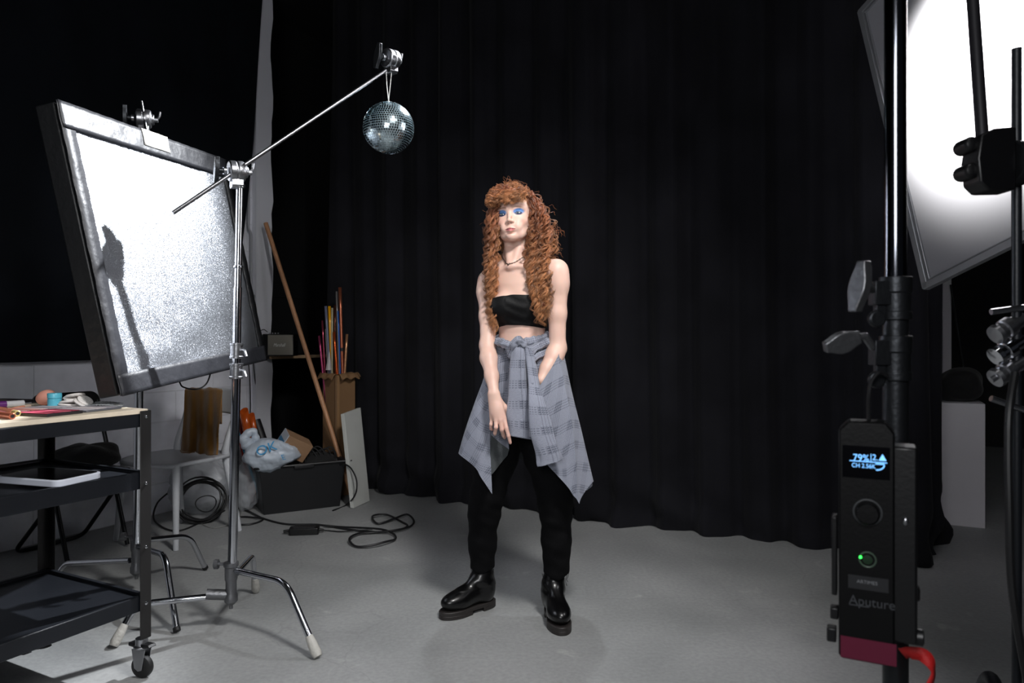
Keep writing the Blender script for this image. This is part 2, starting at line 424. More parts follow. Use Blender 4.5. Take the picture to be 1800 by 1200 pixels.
def grip_head(parent, c, ax, up, m=STEEL, hm=DARKM, s=1.0, name='grip_head'):
    """round double-disc knuckle on axis ax with a T handle on its -ax side"""
    c = np.asarray(c, float); ax, up = nrm(ax), nrm(up); R = .033 * s; mb = MB()
    mb.lathe([(R * .55, -.026 * s), (R * .9, -.024 * s), (R, -.020 * s), (R, -.004 * s), (R * .93, -.003 * s), (R * .93, .001), (R, .002 * s), (R, .018 * s), (R * .9, .023 * s), (R * .6, .025 * s), (R * .55, .033 * s), (R * .3, .034 * s)], c, ax, 28)
    mb.lathe([(.012 * s, -.04 * s), (.012 * s, -.03 * s), (.007 * s, -.03 * s), (.007 * s, -.055 * s)], c, -ax * -1, 12)
    mb.prism([(-.017 * s, 0), (.017 * s, 0), (.02 * s, -.02 * s), (.014 * s, -.028 * s), (-.014 * s, -.028 * s), (-.02 * s, -.02 * s)], c - up * R * .75, np.cross(ax, up), up, ax, .034 * s)
    o = mb.build(name, m, parent, bevel=.0015)
    hb = MB(); hb.cyl(c - ax * .03 * s, c - ax * .056 * s, .008 * s, 14); t_handle(hb, c - ax * .06 * s, ax, nrm(up + .25 * np.cross(ax, up)), .085 * s)
    h = hb.build('handle', hm, o, bevel=.002)
    k = MB(); k.tube([c + ax * .03 * s, c + ax * .046 * s], .009 * s, 10); k.tube(fillet([c + ax * .040 * s, c + ax * .050 * s + up * .012 * s, c + ax * .052 * s + up * .03 * s], .008), .0042 * s, 8)
    k.build('lever', m, o)
    return o


def collar(parent, c, ax, r, side, s=1.0, m=STEEL):
    """riser lock: stepped sleeve with a bent lever"""
    mb = MB(); mb.lathe([(r * 1.0, -.03 * s), (r * 1.42, -.03 * s), (r * 1.42, -.022 * s), (r * 1.28, -.02 * s), (r * 1.28, .02 * s), (r * 1.42, .022 * s), (r * 1.42, .03 * s), (r, .03 * s)], c, ax, 24)
    o = mb.build('collar', m, parent); side = nrm(side); a = nrm(ax)
    h = MB(); p = np.asarray(c) + side * r * 1.1; h.tube(fillet([p, p + side * .022 * s + a * .004, p + side * .034 * s - a * .022 * s], .012), [.006 * s] * 9, 8, up=(0, 1, 0))
    h.build('lever', m, o); return o


def stand_leg(parent, a, bend, foot, r=.0125, m=CHROME, cover=None, rr=.06):
    pts = fillet([a, bend, foot], rr, 8); o = MB().tube(pts, r, 16).build('leg', m, parent)
    d = nrm(np.asarray(foot) - np.asarray(bend))
    if cover == 'tape':
        f = np.asarray(foot); MB().tube([f - d * .075, f - d * .05, f - d * .01, f + d * .004], [r * 1.12, r * 1.35, r * 1.55, r * 1.2], 12).build('foot_cover', WTAPE, o)
    else: MB().tube([np.asarray(foot) - d * .012, np.asarray(foot) + d * .002], r * 1.12, 14).build('foot_cap', RUBBER, o)
    return o


def hub(parent, c, z0, z1, r=.022, side=(-1, 0, 0)):
    c = np.array([c[0], c[1], 0.]); mb = MB()
    mb.lathe([(.004, z0 - .018), (.007, z0 - .018), (.007, z0 - .004), (.014, z0), (r * 1.15, z0 + .012), (r * 1.15, z0 + .035), (r * .95, z0 + .045), (r * .95, z1 - .075), (r * 1.1, z1 - .065), (r * 1.1, z1 - .02), (r * 1.3, z1 - .014), (r * 1.3, z1), (r * .9, z1 + .002)], c, Z, 24)
    o = mb.build('leg_hub', CASTM, parent)
    s = nrm(side); h = MB(); p = c + Z * (z1 - .008) + s * r; h.tube([p, p + s * .03], .006, 8); t_handle(h, p + s * .036, s, Z, .035)
    h.build('handle', CASTM, o); return o


# ---- near C-stand carrying the boom
b = np.array([-1.11, 2.81, 0]); top = np.array([-1.075, 2.81, 1.765])
cs = thing('light_stand', 'chrome three-legged stand with a boom arm reaching up to the mirror ball', 'light stand', b, 'chrome stands on the left')
axp = nrm(top - b); at = lambda z: b + axp * (z / axp[2])
hub(cs, b, .10, .265)
MB().tube([at(.24), at(.99)], .0175, 24).build('pole', CHROME, cs)
MB().tube([at(.99), at(1.35), at(1.351)], .0155, 24).build('pole', CHROME, cs)
MB().tube([at(1.35), at(1.765)], .0135, 24).build('pole', CHROME, cs)
for z in (1.02, 1.10): collar(cs, at(z), axp, .0185, nrm(np.array([1, -.5, 0])))
MB().lathe([(.014, 1.425), (.0185, 1.428), (.0185, 1.434), (.014, 1.437)], b + (at(1.43) - b) * [1, 1, 0], Z, 20).build('pole_ring', CHROME, cs); mb = MB(); mb.lathe([(.013, 1.74), (.02, 1.745), (.02, 1.757), (.012, 1.76)], b + (at(1.75) - b) * [1, 1, 0], Z, 20)
mb.build('pole_ring', CHROME, cs)
la = at(.235) + [.02, -.01, 0]; stand_leg(cs, la, P(503, 1023, 2.66), G(558, 1152, .012), cover='tape')
stand_leg(cs, at(.215) + [.01, .03, 0], P(444, 977, 3.12), G(450, 1037, .012), cover='tape', rr=.04)
lc = at(.136) + [-.02, 0, 0]; stand_leg(cs, lc, P(238, 1062, 2.72), G(200, 1133, .012), cover='tape')
MB().tube([lc + [.005, 0, 0], P(363, 1044, 2.79)], .0205, 16).build('leg_socket', CASTM, cs)
hd = P(415, 302, 2.81)
dirb = nrm(P(683, 122, 3.12) - P(305, 373, 2.66))
gh = grip_head(cs, hd + [.004, -.005, 0], nrm([.80, .55, .06]), Z, s=1.25)
ar = MB().tube([P(304, 374, 2.665), P(683, 121, 3.13)], .0079, 14).build('boom_arm', STEEL, cs)
tipc = P(687, 104, 3.13)
g2 = grip_head(cs, tipc, nrm([.60, .75, .1]), Z, s=1.25)

# ---- mirror ball
R_B = .1105; bc = P(683, 225, 3.11)
SILV = mat('mirror_tile', C(214, 230, 236), .16, 1.0); CORE = mat('ball_core', C(190, 200, 204), .5)
ball = thing('mirror_ball', 'silver mirror-tiled disco ball hanging on a string from the boom arm', 'disco ball', bc - [0, 0, R_B])
MB().ball(bc, R_B * .985, n=48, m=32).build('ball_core', CORE, ball)
mb = MB(); r7 = random.Random(4); nb = 34
for i in range(nb):
    th = PI * (i + .5) / nb; cnt = max(3, int(round(2 * PI * math.sin(th) / (PI / nb)))); hs = .43 * PI / nb * R_B
    for j in range(cnt):
        ph = 2 * PI * j / cnt; n_ = np.array([math.sin(th) * math.cos(ph), math.sin(th) * math.sin(ph), math.cos(th)])
        jn = nrm(n_ + np.array([r7.gauss(0, .022), r7.gauss(0, .022), r7.gauss(0, .022)]))
        e1 = nrm(np.cross(Z, jn)) if abs(jn[2]) < .999 else np.array([1., 0, 0]); e2 = np.cross(jn, e1)
        hx = min(hs * 1.0, .43 * 2 * PI * math.sin(th) / cnt * R_B); c = bc + n_ * R_B * 1.003
        vs = [c + e1 * hx * a + e2 * hs * q for a, q in ((-1, -1), (1, -1), (1, 1), (-1, 1))]; vs += [v - jn * .003 for v in vs]
        mb.raw(vs, [(0, 1, 2, 3), (0, 4, 5, 1), (1, 5, 6, 2), (2, 6, 7, 3), (3, 7, 4, 0)])
mt = mb.build('mirror_tiles', SILV, ball, smooth=0); mt['kind'] = 'stuff'
MB().lathe([(.016, R_B - .004), (.016, R_B + .003), (.006, R_B + .006)], bc, Z, 16).build('cap', STEEL, ball)
STR = mat('white_string', C(200, 200, 196), .8)
tp = bc + Z * (R_B + .005)
MB().tube([tp, P(680, 150, 3.11), P(679, 127, 3.115)], .0016, 6).tube([tp, P(686, 150, 3.11), P(689, 120, 3.115)], .0016, 6).build('string', STR, ball)

# ---- reflector board
eye = np.array([0, 0, CAM_H]); TL, TR, BR, BL = [eye + (np.array(p) - eye) * .94 for p in ((-1.61, 2.50, 1.982), (-1.506, 3.714, 2.074), (-1.313, 3.773, 1.035), (-1.417, 2.559, .943))]
ex, ey = nrm(TR - TL), nrm(TL - BL); ez = nrm(np.cross(ex, ey)); ez = ez if ez[0] > 0 else -ez
BW, BH = np.linalg.norm(TR - TL), np.linalg.norm(TL - BL); Q = lambda x, y, z=0.: BL + ex * x + ey * y + ez * z
brd = thing('reflector_board', 'large tilted silver reflector board edged with grey gaffer tape', 'reflector', Q(BW / 2, 0, -.03))


def crinkle():
    m = bpy.data.materials.new('silver_reflector_cloth'); m.use_nodes = True; nt = m.node_tree; N = nt.nodes; L = nt.links; b = N['Principled BSDF']
    b.inputs['Metallic'].default_value = .97; b.inputs['Base Color'].default_value = C(214, 218, 226); b.inputs['Roughness'].default_value = .38
    uv = N.new('ShaderNodeUVMap'); uv.uv_map = 'UVMap'
    v = N.new('ShaderNodeTexVoronoi'); v.inputs['Scale'].default_value = 560; L.new(uv.outputs[0], v.inputs['Vector'])
    s = N.new('ShaderNodeVectorMath'); s.operation = 'SUBTRACT'; s.inputs[1].default_value = (.5, .5, .5); L.new(v.outputs['Color'], s.inputs[0])
    k = N.new('ShaderNodeVectorMath'); k.operation = 'SCALE'; k.inputs['Scale'].default_value = .5; L.new(s.outputs[0], k.inputs[0])
    w2 = N.new('ShaderNodeTexNoise'); w2.inputs['Scale'].default_value = 3; w2.inputs['Detail'].default_value = 3; L.new(uv.outputs[0], w2.inputs['Vector'])
    bp = N.new('ShaderNodeBump'); bp.inputs['Strength'].default_value = .25; bp.inputs['Distance'].default_value = .02; L.new(w2.outputs[0], bp.inputs['Height'])
    a = N.new('ShaderNodeVectorMath'); a.operation = 'ADD'; L.new(bp.outputs[0], a.inputs[0]); L.new(k.outputs[0], a.inputs[1])
    n = N.new('ShaderNodeVectorMath'); n.operation = 'NORMALIZE'; L.new(a.outputs[0], n.inputs[0]); L.new(n.outputs[0], b.inputs['Normal']); return m


MB().prism([(0, 0), (BW, 0), (BW, BH), (0, BH)], Q(0, 0, -.037), ex, ey, ez, .07).build('panel', TAPEB, brd, bevel=.006)
nx, ny = 150, 130; A = np.zeros((ny, nx, 3)); uvs = np.zeros((ny, nx, 2)); b0, b1, b2, b3 = .062, .05, .07, .085
for i in range(ny):
    for j in range(nx):
        x = b0 - .02 + (BW - b0 - b1 + .04) * j / (nx - 1); y = BH - b3 + .02 - (BH - b3 - b2 + .04) * i / (ny - 1)
        px_, py_ = x - .48, BH - y
        fan = math.sin(math.atan2(px_, py_ + .12) * 38 + 2 * math.sin(px_ * 5)) * .0009 * math.exp(-py_ * 1.8)
        low = .0025 * math.sin(9 * x - 22 * y + 2) * math.exp(-((y - .07) / .16) ** 2) + .0022 * math.sin(34 * y + 12 * x) * math.exp(-((y - .1) / .1) ** 2 - (x / .45) ** 2)
        strk = .0016 * math.sin(26 * x + 3 * y) * math.exp(-((x - .9) / .3) ** 2)
        A[i, j] = Q(x, y, .0035 + fan + low + strk); uvs[i, j] = (x, y)
MB().grid(A, uvs, flip=True).build('reflective_sheet', crinkle(), brd, smooth=180)


def strip(x0, y0, x1, y1, nm, m=TAPE, z=.010, sd=0):
    n1, n2 = max(2, int(abs(x1 - x0) / .02)), max(2, int(abs(y1 - y0) / .012)); A = np.zeros((n2, n1, 3))
    for i in range(n2):
        for j in range(n1):
            x = x0 + (x1 - x0) * j / (n1 - 1); y = y0 + (y1 - y0) * i / (n2 - 1)
            A[i, j] = Q(x, y, z + .0012 * math.sin(40 * x + sd) * math.sin(31 * y + sd) + .0008 * math.sin(85 * (x + y)))
    return MB().grid(A).build(nm, m, brd, smooth=180, solid=.0015)


strip(-.004, -.003, b0, BH + .003, 'tape_border', sd=1); strip(BW - b1, -.003, BW + .004, BH + .003, 'tape_border', TAPEB, sd=2)
strip(0, BH - b3, BW, BH + .005, 'tape_border', z=.0135, sd=3); strip(0, -.005, BW, b2, 'tape_border', z=.0135, sd=4)
strip(.455, BH - .058, .635, BH + .008, 'paper_label', mat('white_paper', C(228, 226, 220), .7), z=.017)

# ---- far C-stand holding the board
b2_ = np.array([-1.69, 3.2, 0]); kn = np.array([-1.55, 2.98, 2.0]); ax2 = nrm(kn - b2_)
c2 = thing('light_stand', 'chrome three-legged stand behind the trolley, holding up the silver reflector board', 'light stand', b2_, 'chrome stands on the left')
hub(c2, b2_, .085, .265, side=(-1, 0, 0))
MB().tube([b2_ + ax2 * .24, b2_ + ax2 * 1.15], .0175, 20).build('pole', CHROME, c2)
MB().tube([b2_ + ax2 * 1.15, kn], .0145, 20).build('pole', CHROME, c2); collar(c2, b2_ + ax2 * 1.15, ax2, .0185, (1, 0, 0))
stand_leg(c2, b2_ + [.02, .02, .235], P(333, 941, 3.42), G(361, 998, .012))
stand_leg(c2, b2_ + [.02, -.02, .215], P(290, 975, 2.93), G(311, 1108, .012))
stand_leg(c2, b2_ + [-.03, 0, .15], P(112, 990, 3.33), G(98, 1022, .012))
hc = P(253, 209, 2.93)
gk = grip_head(c2, hc, nrm([.90, .35, 0]), Z, s=1.15)
MB().tube([P(248, 178, 2.91), P(258, 234, 2.90)], .0062, 12).tube([kn, hc], .012, 12).build('clamp_pin', CHROME, c2)

o = MB().tube(cat_spline([P(316, 672, 3.02), P(322, 680, 3.0), P(345, 684, 3.0), P(362, 675, 3.02), P(370, 655, 3.05), P(368, 640, 3.08)], 8), .0032, 8).build('cable', CABLE); tag(o, 'thin black cable looping just below the bottom edge of the reflector board', 'cable')
# ================================================================== trolley and what stands on it
POWD = mat('dark_powder_coat', C(19, 22, 28), .42, .15, bump=.06, bscale=180)
POWL = mat('brown_black_steel', C(36, 35, 35), .45, .25, bump=.06, bscale=180)
PLY = mat('pale_plywood', C(226, 212, 190), .5, 0, var=.06, vscale=30)
c0 = np.array([-1.235, 2.42, 0.])                     # floor point under the front right post
K = lambda u, v, z: c0 - u * U - v * V + z * Z          # u along the long side, v across
TL_, TW_ = 1.05, .585
tr = thing('utility_trolley', 'black metal three-shelf trolley with pale plywood top in the left foreground', 'trolley', K(TL_ / 2, TW_ / 2, 0))
for zt, h, nm in ((.281, .05, 'shelf'), (.697, .055, 'shelf'), (.893, .042, 'shelf')):
    mb = MB(); mb.box(K(TL_ / 2, TW_ / 2, zt - .012), (TL_ - .012, TW_ - .012, .003), (U, V, Z))
    for vv in (.003, TW_ - .003): mb.box(K(TL_ / 2, vv, zt - h / 2), (TL_, .003, h), (U, V, Z)); mb.box(K(TL_ / 2, vv + (.006 if vv < .1 else -.006), zt), (TL_, .014, .003), (U, V, Z))
    for uu in (.003, TL_ - .003): mb.box(K(uu, TW_ / 2, zt - h / 2), (.003, TW_, h), (U, V, Z)); mb.box(K(uu + (.006 if uu < .1 else -.006), TW_ / 2, zt), (.014, TW_, .003), (U, V, Z))
    mb.build(nm, POWD, tr, bevel=.001, seg=1)
MB().box(K(TL_ / 2, TW_ / 2, .902), (TL_ - .004, TW_ - .004, .015), (U, V, Z)).build('table_top', PLY, tr, bevel=.0015)
for iu in (0, 1):
    for iv in (0, 1):
        su, sv = (-1, 1)[iu], (-1, 1)[iv]; u0, v0 = iu * TL_ - su * -.004, iv * TW_ - sv * -.004
        mb = MB(); mb.box(K(u0 - su * .02, v0, .52), (.04, .003, .77), (U, V, Z)); mb.box(K(u0, v0 - sv * .02, .52), (.003, .04, .77), (U, V, Z))
        lg = mb.build('leg', POWL, tr, bevel=.001, seg=1)
        if iu == 0:
            for z in (.885, .66, .445, .255):
                MB().lathe([(.0055, 0), (.0055, .003), (.003, .0045)], K(u0 - su * .02, v0 + sv * .0015, z), V * -sv, 12).build('bolt', CHROME, lg)
                MB().lathe([(.0055, 0), (.0055, .003), (.003, .0045)], K(u0 + su * .0015, v0 - sv * .02, z), U * -su, 12).build('bolt', CHROME, lg)
        w_ = K(u0 - su * .02, v0 - sv * .02, 0); off = U * .012 - V * .0
        cw = w_ + off; fd = nrm(V * .9 + U * .25); sd = nrm(np.cross(Z, fd))
        cst = MB().lathe([(.026, .102), (.026, .108), (.02, .112), (.02, .134)], w_, Z, 20)
        for s in (-1, 1): cst.prism([(-.026, .100), (.026, .100), (.012, .030), (-.002, .026), (-.016, .036)], w_ + sd * s * .016 + Z * 0, fd, Z, sd, .0025)
        cs_ = cst.build('caster', STEEL, tr, bevel=.0008)
        MB().lathe([(.012, -.013), (.030, -.013), (.0365, -.009), (.038, -.004), (.038, .004), (.0365, .009), (.030, .013), (.012, .013)], w_ + Z * .038 + fd * .003, sd, 32).build('wheel', RUBBER, cs_)
        br = MB(); br.prism([(-.03, -.004), (-.03, .004), (.05, .010), (.058, .002), (.03, -.006)], w_ + Z * .112, nrm(V), Z, nrm(U), .028).box(w_ - V * .035 + Z * .108, (.03, .03, .012), (V, U, Z))
        br.build('brake_lever', BLACKP, cs_, bevel=.002)

zt = .91
def GT(px, py): return G(px, py, zt)
SP = mat('peach_sponge', C(214, 150, 132), .7, 0, bump=.1, bscale=300)
p = GT(81, 713); o = MB().ball(p + Z * .030, (.034, .028, .026), (nrm([1, 0, .45]), np.array([0, 1., 0]), nrm([-.45, 0, 1])), 32, 20).build('makeup_sponge', SP)
tag(o, 'peach egg-shaped makeup sponge behind the blue jar on the trolley top', 'sponge')
BLU = mat('turquoise_plastic', C(96, 190, 212), .35, 0, spec=.5)
p = GT(96, 716); j = thing('cosmetic_jar', 'small turquoise jar standing on the trolley top', 'jar', p)
MB().lathe([(.020, 0), (.0215, .002), (.0215, .030), (.020, .032)], p, Z, 28).build('jar_body', BLU, j)
MB().lathe([(.0222, .033), (.0222, .048), (.021, .050), (.004, .0502)], p, Z, 28).build('lid', BLU, j)
CLR = mat('clear_plastic', C(220, 225, 228), .12, 0, alpha=.35, spec=.8)
p = GT(106, 715); o = MB().lathe([(.009, 0), (.009, .006), (.006, .018), (.0065, .03), (.005, .032)], p + [-.0, -.0, 0], Z, 14).build('glass_vial', CLR); tag(o, 'tiny clear vial between the turquoise jar and the cotton pads', 'bottle')
COT = mat('white_cotton', C(236, 232, 228), .9, 0, bump=.5, bscale=90)
p = GT(128, 716); pad_g = None
for k, (dx, dy, dz, t1, t2, rr_) in enumerate(((-.018, .01, .006, .1, .05, .031), (-.012, .008, .014, -.12, .1, .031), (-.004, .012, .023, .15, -.1, .030), (.004, .006, .031, -.2, .12, .029), (.030, -.004, .010, .7, .1, .027), (.036, .004, .018, .9, -.15, .025))):
    ax = nrm([math.sin(t1), math.sin(t2), 1]); dx, dy, dz, rr_ = dx * 1.15, dy, dz * 1.25 + .002, rr_ * 1.08; pr = [(.004, -.004), (rr_ * .9, -.004), (rr_, 0), (rr_ * .9, .004), (.004, .0045)]
    o = MB().lathe(pr, p + [dx, dy, dz], ax, 26).build('cotton_pad', COT)
    tag(o, ('lowest round cotton pad of the pile nearest the turquoise jar', 'second round cotton pad from the bottom of the pile by the turquoise jar', 'third round cotton pad up, tilted, in the pile by the turquoise jar', 'topmost round cotton pad of the pile by the turquoise jar', 'lower of the two cotton pads standing on edge right of the pile', 'upper of the two cotton pads standing on edge right of the pile')[k], 'cotton pad', 'cotton pads heaped on the trolley top')
# palettes and tubes
PINK = [C(206, 84, 108), C(228, 150, 158), C(190, 66, 94), C(236, 176, 172), C(214, 104, 124), C(228, 150, 138), C(160, 60, 80), C(240, 200, 196)]
def palette(name, label, a, b_, c_, h, case, pans, nn=(4, 2)):
    """open makeup palette: a near corner, b_ right corner, c_ left corner"""
    e1, e2 = b_ - a, c_ - a; L1, L2 = np.linalg.norm(e1), np.linalg.norm(e2); e1, e2 = nrm(e1), nrm(e2)
    e2 = nrm(e2 - e1 * e1.dot(e2)); t = thing(name, label, 'makeup palette', a + e1 * L1 / 2 + e2 * L2 / 2)
    MB().box(a + e1 * L1 / 2 + e2 * L2 / 2 + Z * h / 2, (L1, L2, h), (e1, e2, Z)).build('case', case, t, bevel=.0015)
    k = 0
    for i in range(nn[0]):
        for jx in range(nn[1]):
            c = a + e1 * L1 * (i + .5) / nn[0] + e2 * L2 * (jx + .5) / nn[1] + Z * (h + .0008)
            MB().box(c, (L1 / nn[0] * .84, L2 / nn[1] * .84, .0016), (e1, e2, Z)).build('pan', mat('powder_%d_%d' % (len(pans), k % 8), pans[k % len(pans)], .75), t, bevel=.0005); k += 1
CASE = mat('black_case', C(40, 36, 40), .35)
palette('makeup_palette', 'open black palette of pink and coral powders on the trolley top', GT(83, 733), GT(146, 726), GT(36, 722), .009, CASE, PINK)
palette('makeup_palette', 'flat grey palette with clear cover on the right of the trolley top', GT(152, 725), GT(214, 718), GT(146, 712), .006, mat('grey_case', C(90, 92, 98), .35), [C(196, 190, 196), C(170, 165, 172), C(214, 205, 205)], (3, 2))
palette('makeup_palette', 'thin dark palette leaning at the back left of the trolley top', GT(20, 710), GT(72, 705), GT(2, 704), .006, CASE, [C(60, 55, 60), C(80, 70, 74)], (3, 1))
ROSE = mat('rose_gold', C(205, 118, 92), .28, .6); GOLD = mat('pale_gold', C(222, 205, 140), .35, .5); PURP = mat('purple_plastic', C(98, 40, 112), .35); GREYT = mat('silver_grey_plastic', C(190, 190, 192), .4); PEACH = mat('peach_plastic', C(226, 150, 120), .45)
def tubei(name, label, a, b_, r, m, m2=None, frac=.5, cat='lipstick', zr=0):
    a, b_ = np.array(a) + Z * (r + zr), np.array(b_) + Z * (r + zr); t = thing(name, label, cat, (a + b_) / 2 - Z * r); mid = a + (b_ - a) * frac; d = nrm(b_ - a)
    MB().tube([a, a + d * .001, mid], [r * .9, r, r], 20).build('body', m, t); MB().tube([mid, b_ - d * .001, b_], [r * .96, r * .96, r * .85], 20).build('cap', m2 or m, t)
    MB().tube([b_, b_ + d * .0006], r * .55, 16).build('end_disc', CASE, t)
tubei('lipstick', 'rose gold lipstick lying end-on at the near left edge of the trolley top', GT(-25, 730), GT(22, 737), .0095, ROSE)
tubei('lipstick', 'pale gold tube lying just behind the rose gold lipstick', GT(0, 725), GT(31, 732), .0095, PEACH, GOLD, .8)
tubei('lipstick', 'dark rose tube lying farther left behind the pale gold tube', GT(-30, 722), GT(10, 724), .0085, mat('dark_rose', C(120, 50, 60), .35), None)
tubei('cosmetic_tube', 'purple and silver cosmetic tube at the left of the trolley top', GT(-30, 719), GT(42, 714), .0115, PURP, GREYT, .55, 'cosmetic tube')
tubei('cosmetic_tube', 'slim peach tube lying between the purple tube and the pink palette', GT(14, 724), GT(52, 716), .006, PEACH, mat('cream_plastic', C(236, 214, 196), .45), .7, 'cosmetic tube')
# crumpled clear film near the far end
A = np.zeros((24, 34, 3))
for i in range(24):
    for jx in range(34):
        q = GT(150 + 62 * jx / 33 + 6 * math.sin(i), 712 + 6 * i / 23); A[i, jx] = q + Z * (.009 + .006 * abs(math.sin(jx * 1.1 + i * .6)) * math.sin(PI * jx / 33))
o = MB().grid(A).build('plastic_film', CLR, smooth=180, solid=.0005); tag(o, 'crumpled clear film lying over the grey palette on the trolley top', 'plastic film')
A = np.zeros((16, 16, 3)); pc = GT(118, 712)
for i in range(16):
    for jx in range(16):
        a_ = (jx / 15 - .5) * .05; b_ = (i / 15 - .5) * .04; A[i, jx] = pc + [a_, .03 + b_, .004 + .035 * math.exp(-((a_) / .018) ** 2) * (.6 + .4 * math.sin(i * 1.1)) + .005 * math.sin(jx * 1.7)]

# tablet on the middle shelf
o = thing('tablet', 'tablet with black screen in a chunky white case on the trolley middle shelf', 'tablet', np.array([-1.468, 2.256, .697]))
e1 = nrm(np.array([-1.335, 2.28, 0]) - np.array([-1.584, 2.357, 0])); e2 = np.cross(Z, e1)
def rrect(w_, h_, r, n=8):
    out = []
    for cx, cy, a0 in ((w_ / 2 - r, h_ / 2 - r, 0), (-w_ / 2 + r, h_ / 2 - r, 90), (-w_ / 2 + r, -h_ / 2 + r, 180), (w_ / 2 - r, -h_ / 2 + r, 270)):
        for k in range(n + 1): a_ = math.radians(a0 + 90 * k / n); out.append((cx + r * math.cos(a_), cy + r * math.sin(a_)))
    return out
tc_ = np.array([-1.470, 2.262, .7085]); MB().prism(rrect(.262, .168, .028), tc_, e1, e2, Z, .021).build('case', mat('white_rubber_case', C(205, 210, 222), .4), o, bevel=.003)
MB().prism(rrect(.246, .152, .022), tc_ + Z * .0108, e1, e2, Z, .0012).build('screen', mat('black_glass', C(4, 4, 5), .12, 0), o)

# ================================================================== folding chair, bag, white chair, cloth
fb0, fb1 = np.array([-2.27, 3.63, 0.]), np.array([-2.12, 3.92, 0.]); rb0, rb1 = np.array([-2.64, 3.77, 0.]), np.array([-2.47, 4.09, 0.])
BT = mat('black_tube_steel', C(20, 21, 23), .35, .4)
fc = thing('folding_chair', 'black tubular folding chair behind the trolley near the white wall', 'chair', (fb0 + rb1) / 2)
top0, top1 = fb0 + np.array([-.235, .12, .80]), fb1 + np.array([-.235, .12, .80])
MB().tube(fillet([fb0 + Z * .012, top0, top0 + (top1 - top0) * .001], .01), .0115, 12).build('front_leg', BT, fc)
MB().tube([fb1 + Z * .012, top1], .0115, 12).build('front_leg', BT, fc)
s0, s1 = (fb0 + top0) / 2 + [.12, -.06, .0], (fb1 + top1) / 2 + [.12, -.06, 0]
MB().tube(fillet([s0 + Z * .02, rb0 + Z * .013, rb1 + Z * .013, s1 + Z * .02], .06), .0115, 12).build('rear_frame', BT, fc)
sc_ = (s0 + s1) / 2 + np.array([-.10, .05, .03]); dU = nrm(fb1 - fb0); dV = nrm(np.cross(dU, Z))
MB().prism(rrect(.31, .38, .06), sc_, dU, dV, Z, .03).build('seat', BLACKP, fc, bevel=.006)
bk = (top0 + top1) / 2; MB().prism(rrect(.36, .17, .05), bk - Z * .03, dU, nrm(np.array([-.25, .13, .86])), dV, .022).build('backrest', BLACKP, fc, bevel=.005)
# black bag on that chair
FAB = mat('black_fabric', C(6, 6, 7), .85, 0, bump=.3, bscale=40, sheen=.1)
gA = np.zeros((28, 48, 3)); cb = sc_ + Z * .016
for i in range(28):
    th = PI * i / 27
    for jx in range(48):
        ph = 2 * PI * jx / 47; r_ = .17 * (abs(math.cos(ph)) ** 3 + abs(math.sin(ph)) ** 3) ** (-1 / 3.2) * (1 + .10 * math.sin(3 * ph + 2 * th)); q = math.sin(th) ** .6
        gA[i, jx] = cb + dU * r_ * q * math.cos(ph) + dV * r_ * .85 * q * math.sin(ph) + Z * (.065 + .065 * math.cos(th) * (1 + .25 * math.sin(4 * ph + 1) * q))
bg = MB().grid(gA).build('fabric_bag', FAB, smooth=180); tag(bg, 'slumped black fabric bag lying on the seat of the folding chair', 'bag')

WPL = mat('white_moulded_plastic', C(190, 193, 198), .42, 0)
fA, fC, fD, fB = np.array([-1.82, 3.85, 0]), np.array([-1.64, 4.22, 0]), np.array([-2.25, 4.04, 0]), np.array([-2.07, 4.41, 0])
ch = thing('side_chair', 'white moulded plastic chair standing by the white wall with a mustard cloth', 'chair', (fA + fB) / 2)
cu = nrm(fC - fA); cv = nrm(fA - fD); sc2 = (fA + fB) / 2 + Z * .46; cxy = (fA + fB) / 2
A = np.zeros((26, 26, 3))
for i in range(26):
    for jx in range(26):
        a_, b_ = -1 + 2 * jx / 25, -1 + 2 * i / 25; x = a_ * math.sqrt(1 - b_ * b_ / 3.2) * .225; y = b_ * math.sqrt(1 - a_ * a_ / 3.2) * .225
        A[i, jx] = sc2 + cv * x * 1.12 + cu * y * 1.1 + Z * (-.012 * (1 - a_ * a_) * (1 - b_ * b_) - .012 * max(0, -b_) ** 4)
MB().grid(A).build('seat', WPL, ch, smooth=180, solid=.02)
for f_, sgn in ((fA, 1), (fD, -1)):
    t_ = cxy + (f_ - cxy) * .86 + Z * .455; MB().tube([f_ + Z * .001, t_], [.0145, .021], 14).build('leg', WPL, ch)
for f_, sgn in ((fC, 1), (fB, -1)):
    h = cxy + (f_ - cxy) * .84; pts = cat_spline([f_ + cu * .03 + Z * .001, h + Z * .42, h + cu * .0 + Z * .52, h + cu * .05 + Z * .66, h + cu * .095 + Z * .835], 7)
    MB().tube(pts, np.interp(np.linspace(0, 1, len(pts)), [0, .35, .6, 1], [.014, .023, .017, .012]), 14).build('leg', WPL, ch)
A = np.zeros((12, 30, 3))
hb, hc2 = cxy + (fB - cxy) * .84, cxy + (fC - cxy) * .84
for i in range(12):
    z = .69 + .145 * i / 11
    for jx in range(30):
        s = jx / 29; p = hb + (hc2 - hb) * s + cu * (.055 + (z - .66) * .26 + .045 * math.sin(PI * s)) ; A[i, jx] = [p[0], p[1], z + .004 * math.sin(PI * s)]
MB().grid(A).build('backrest', WPL, ch, smooth=180, solid=.012)
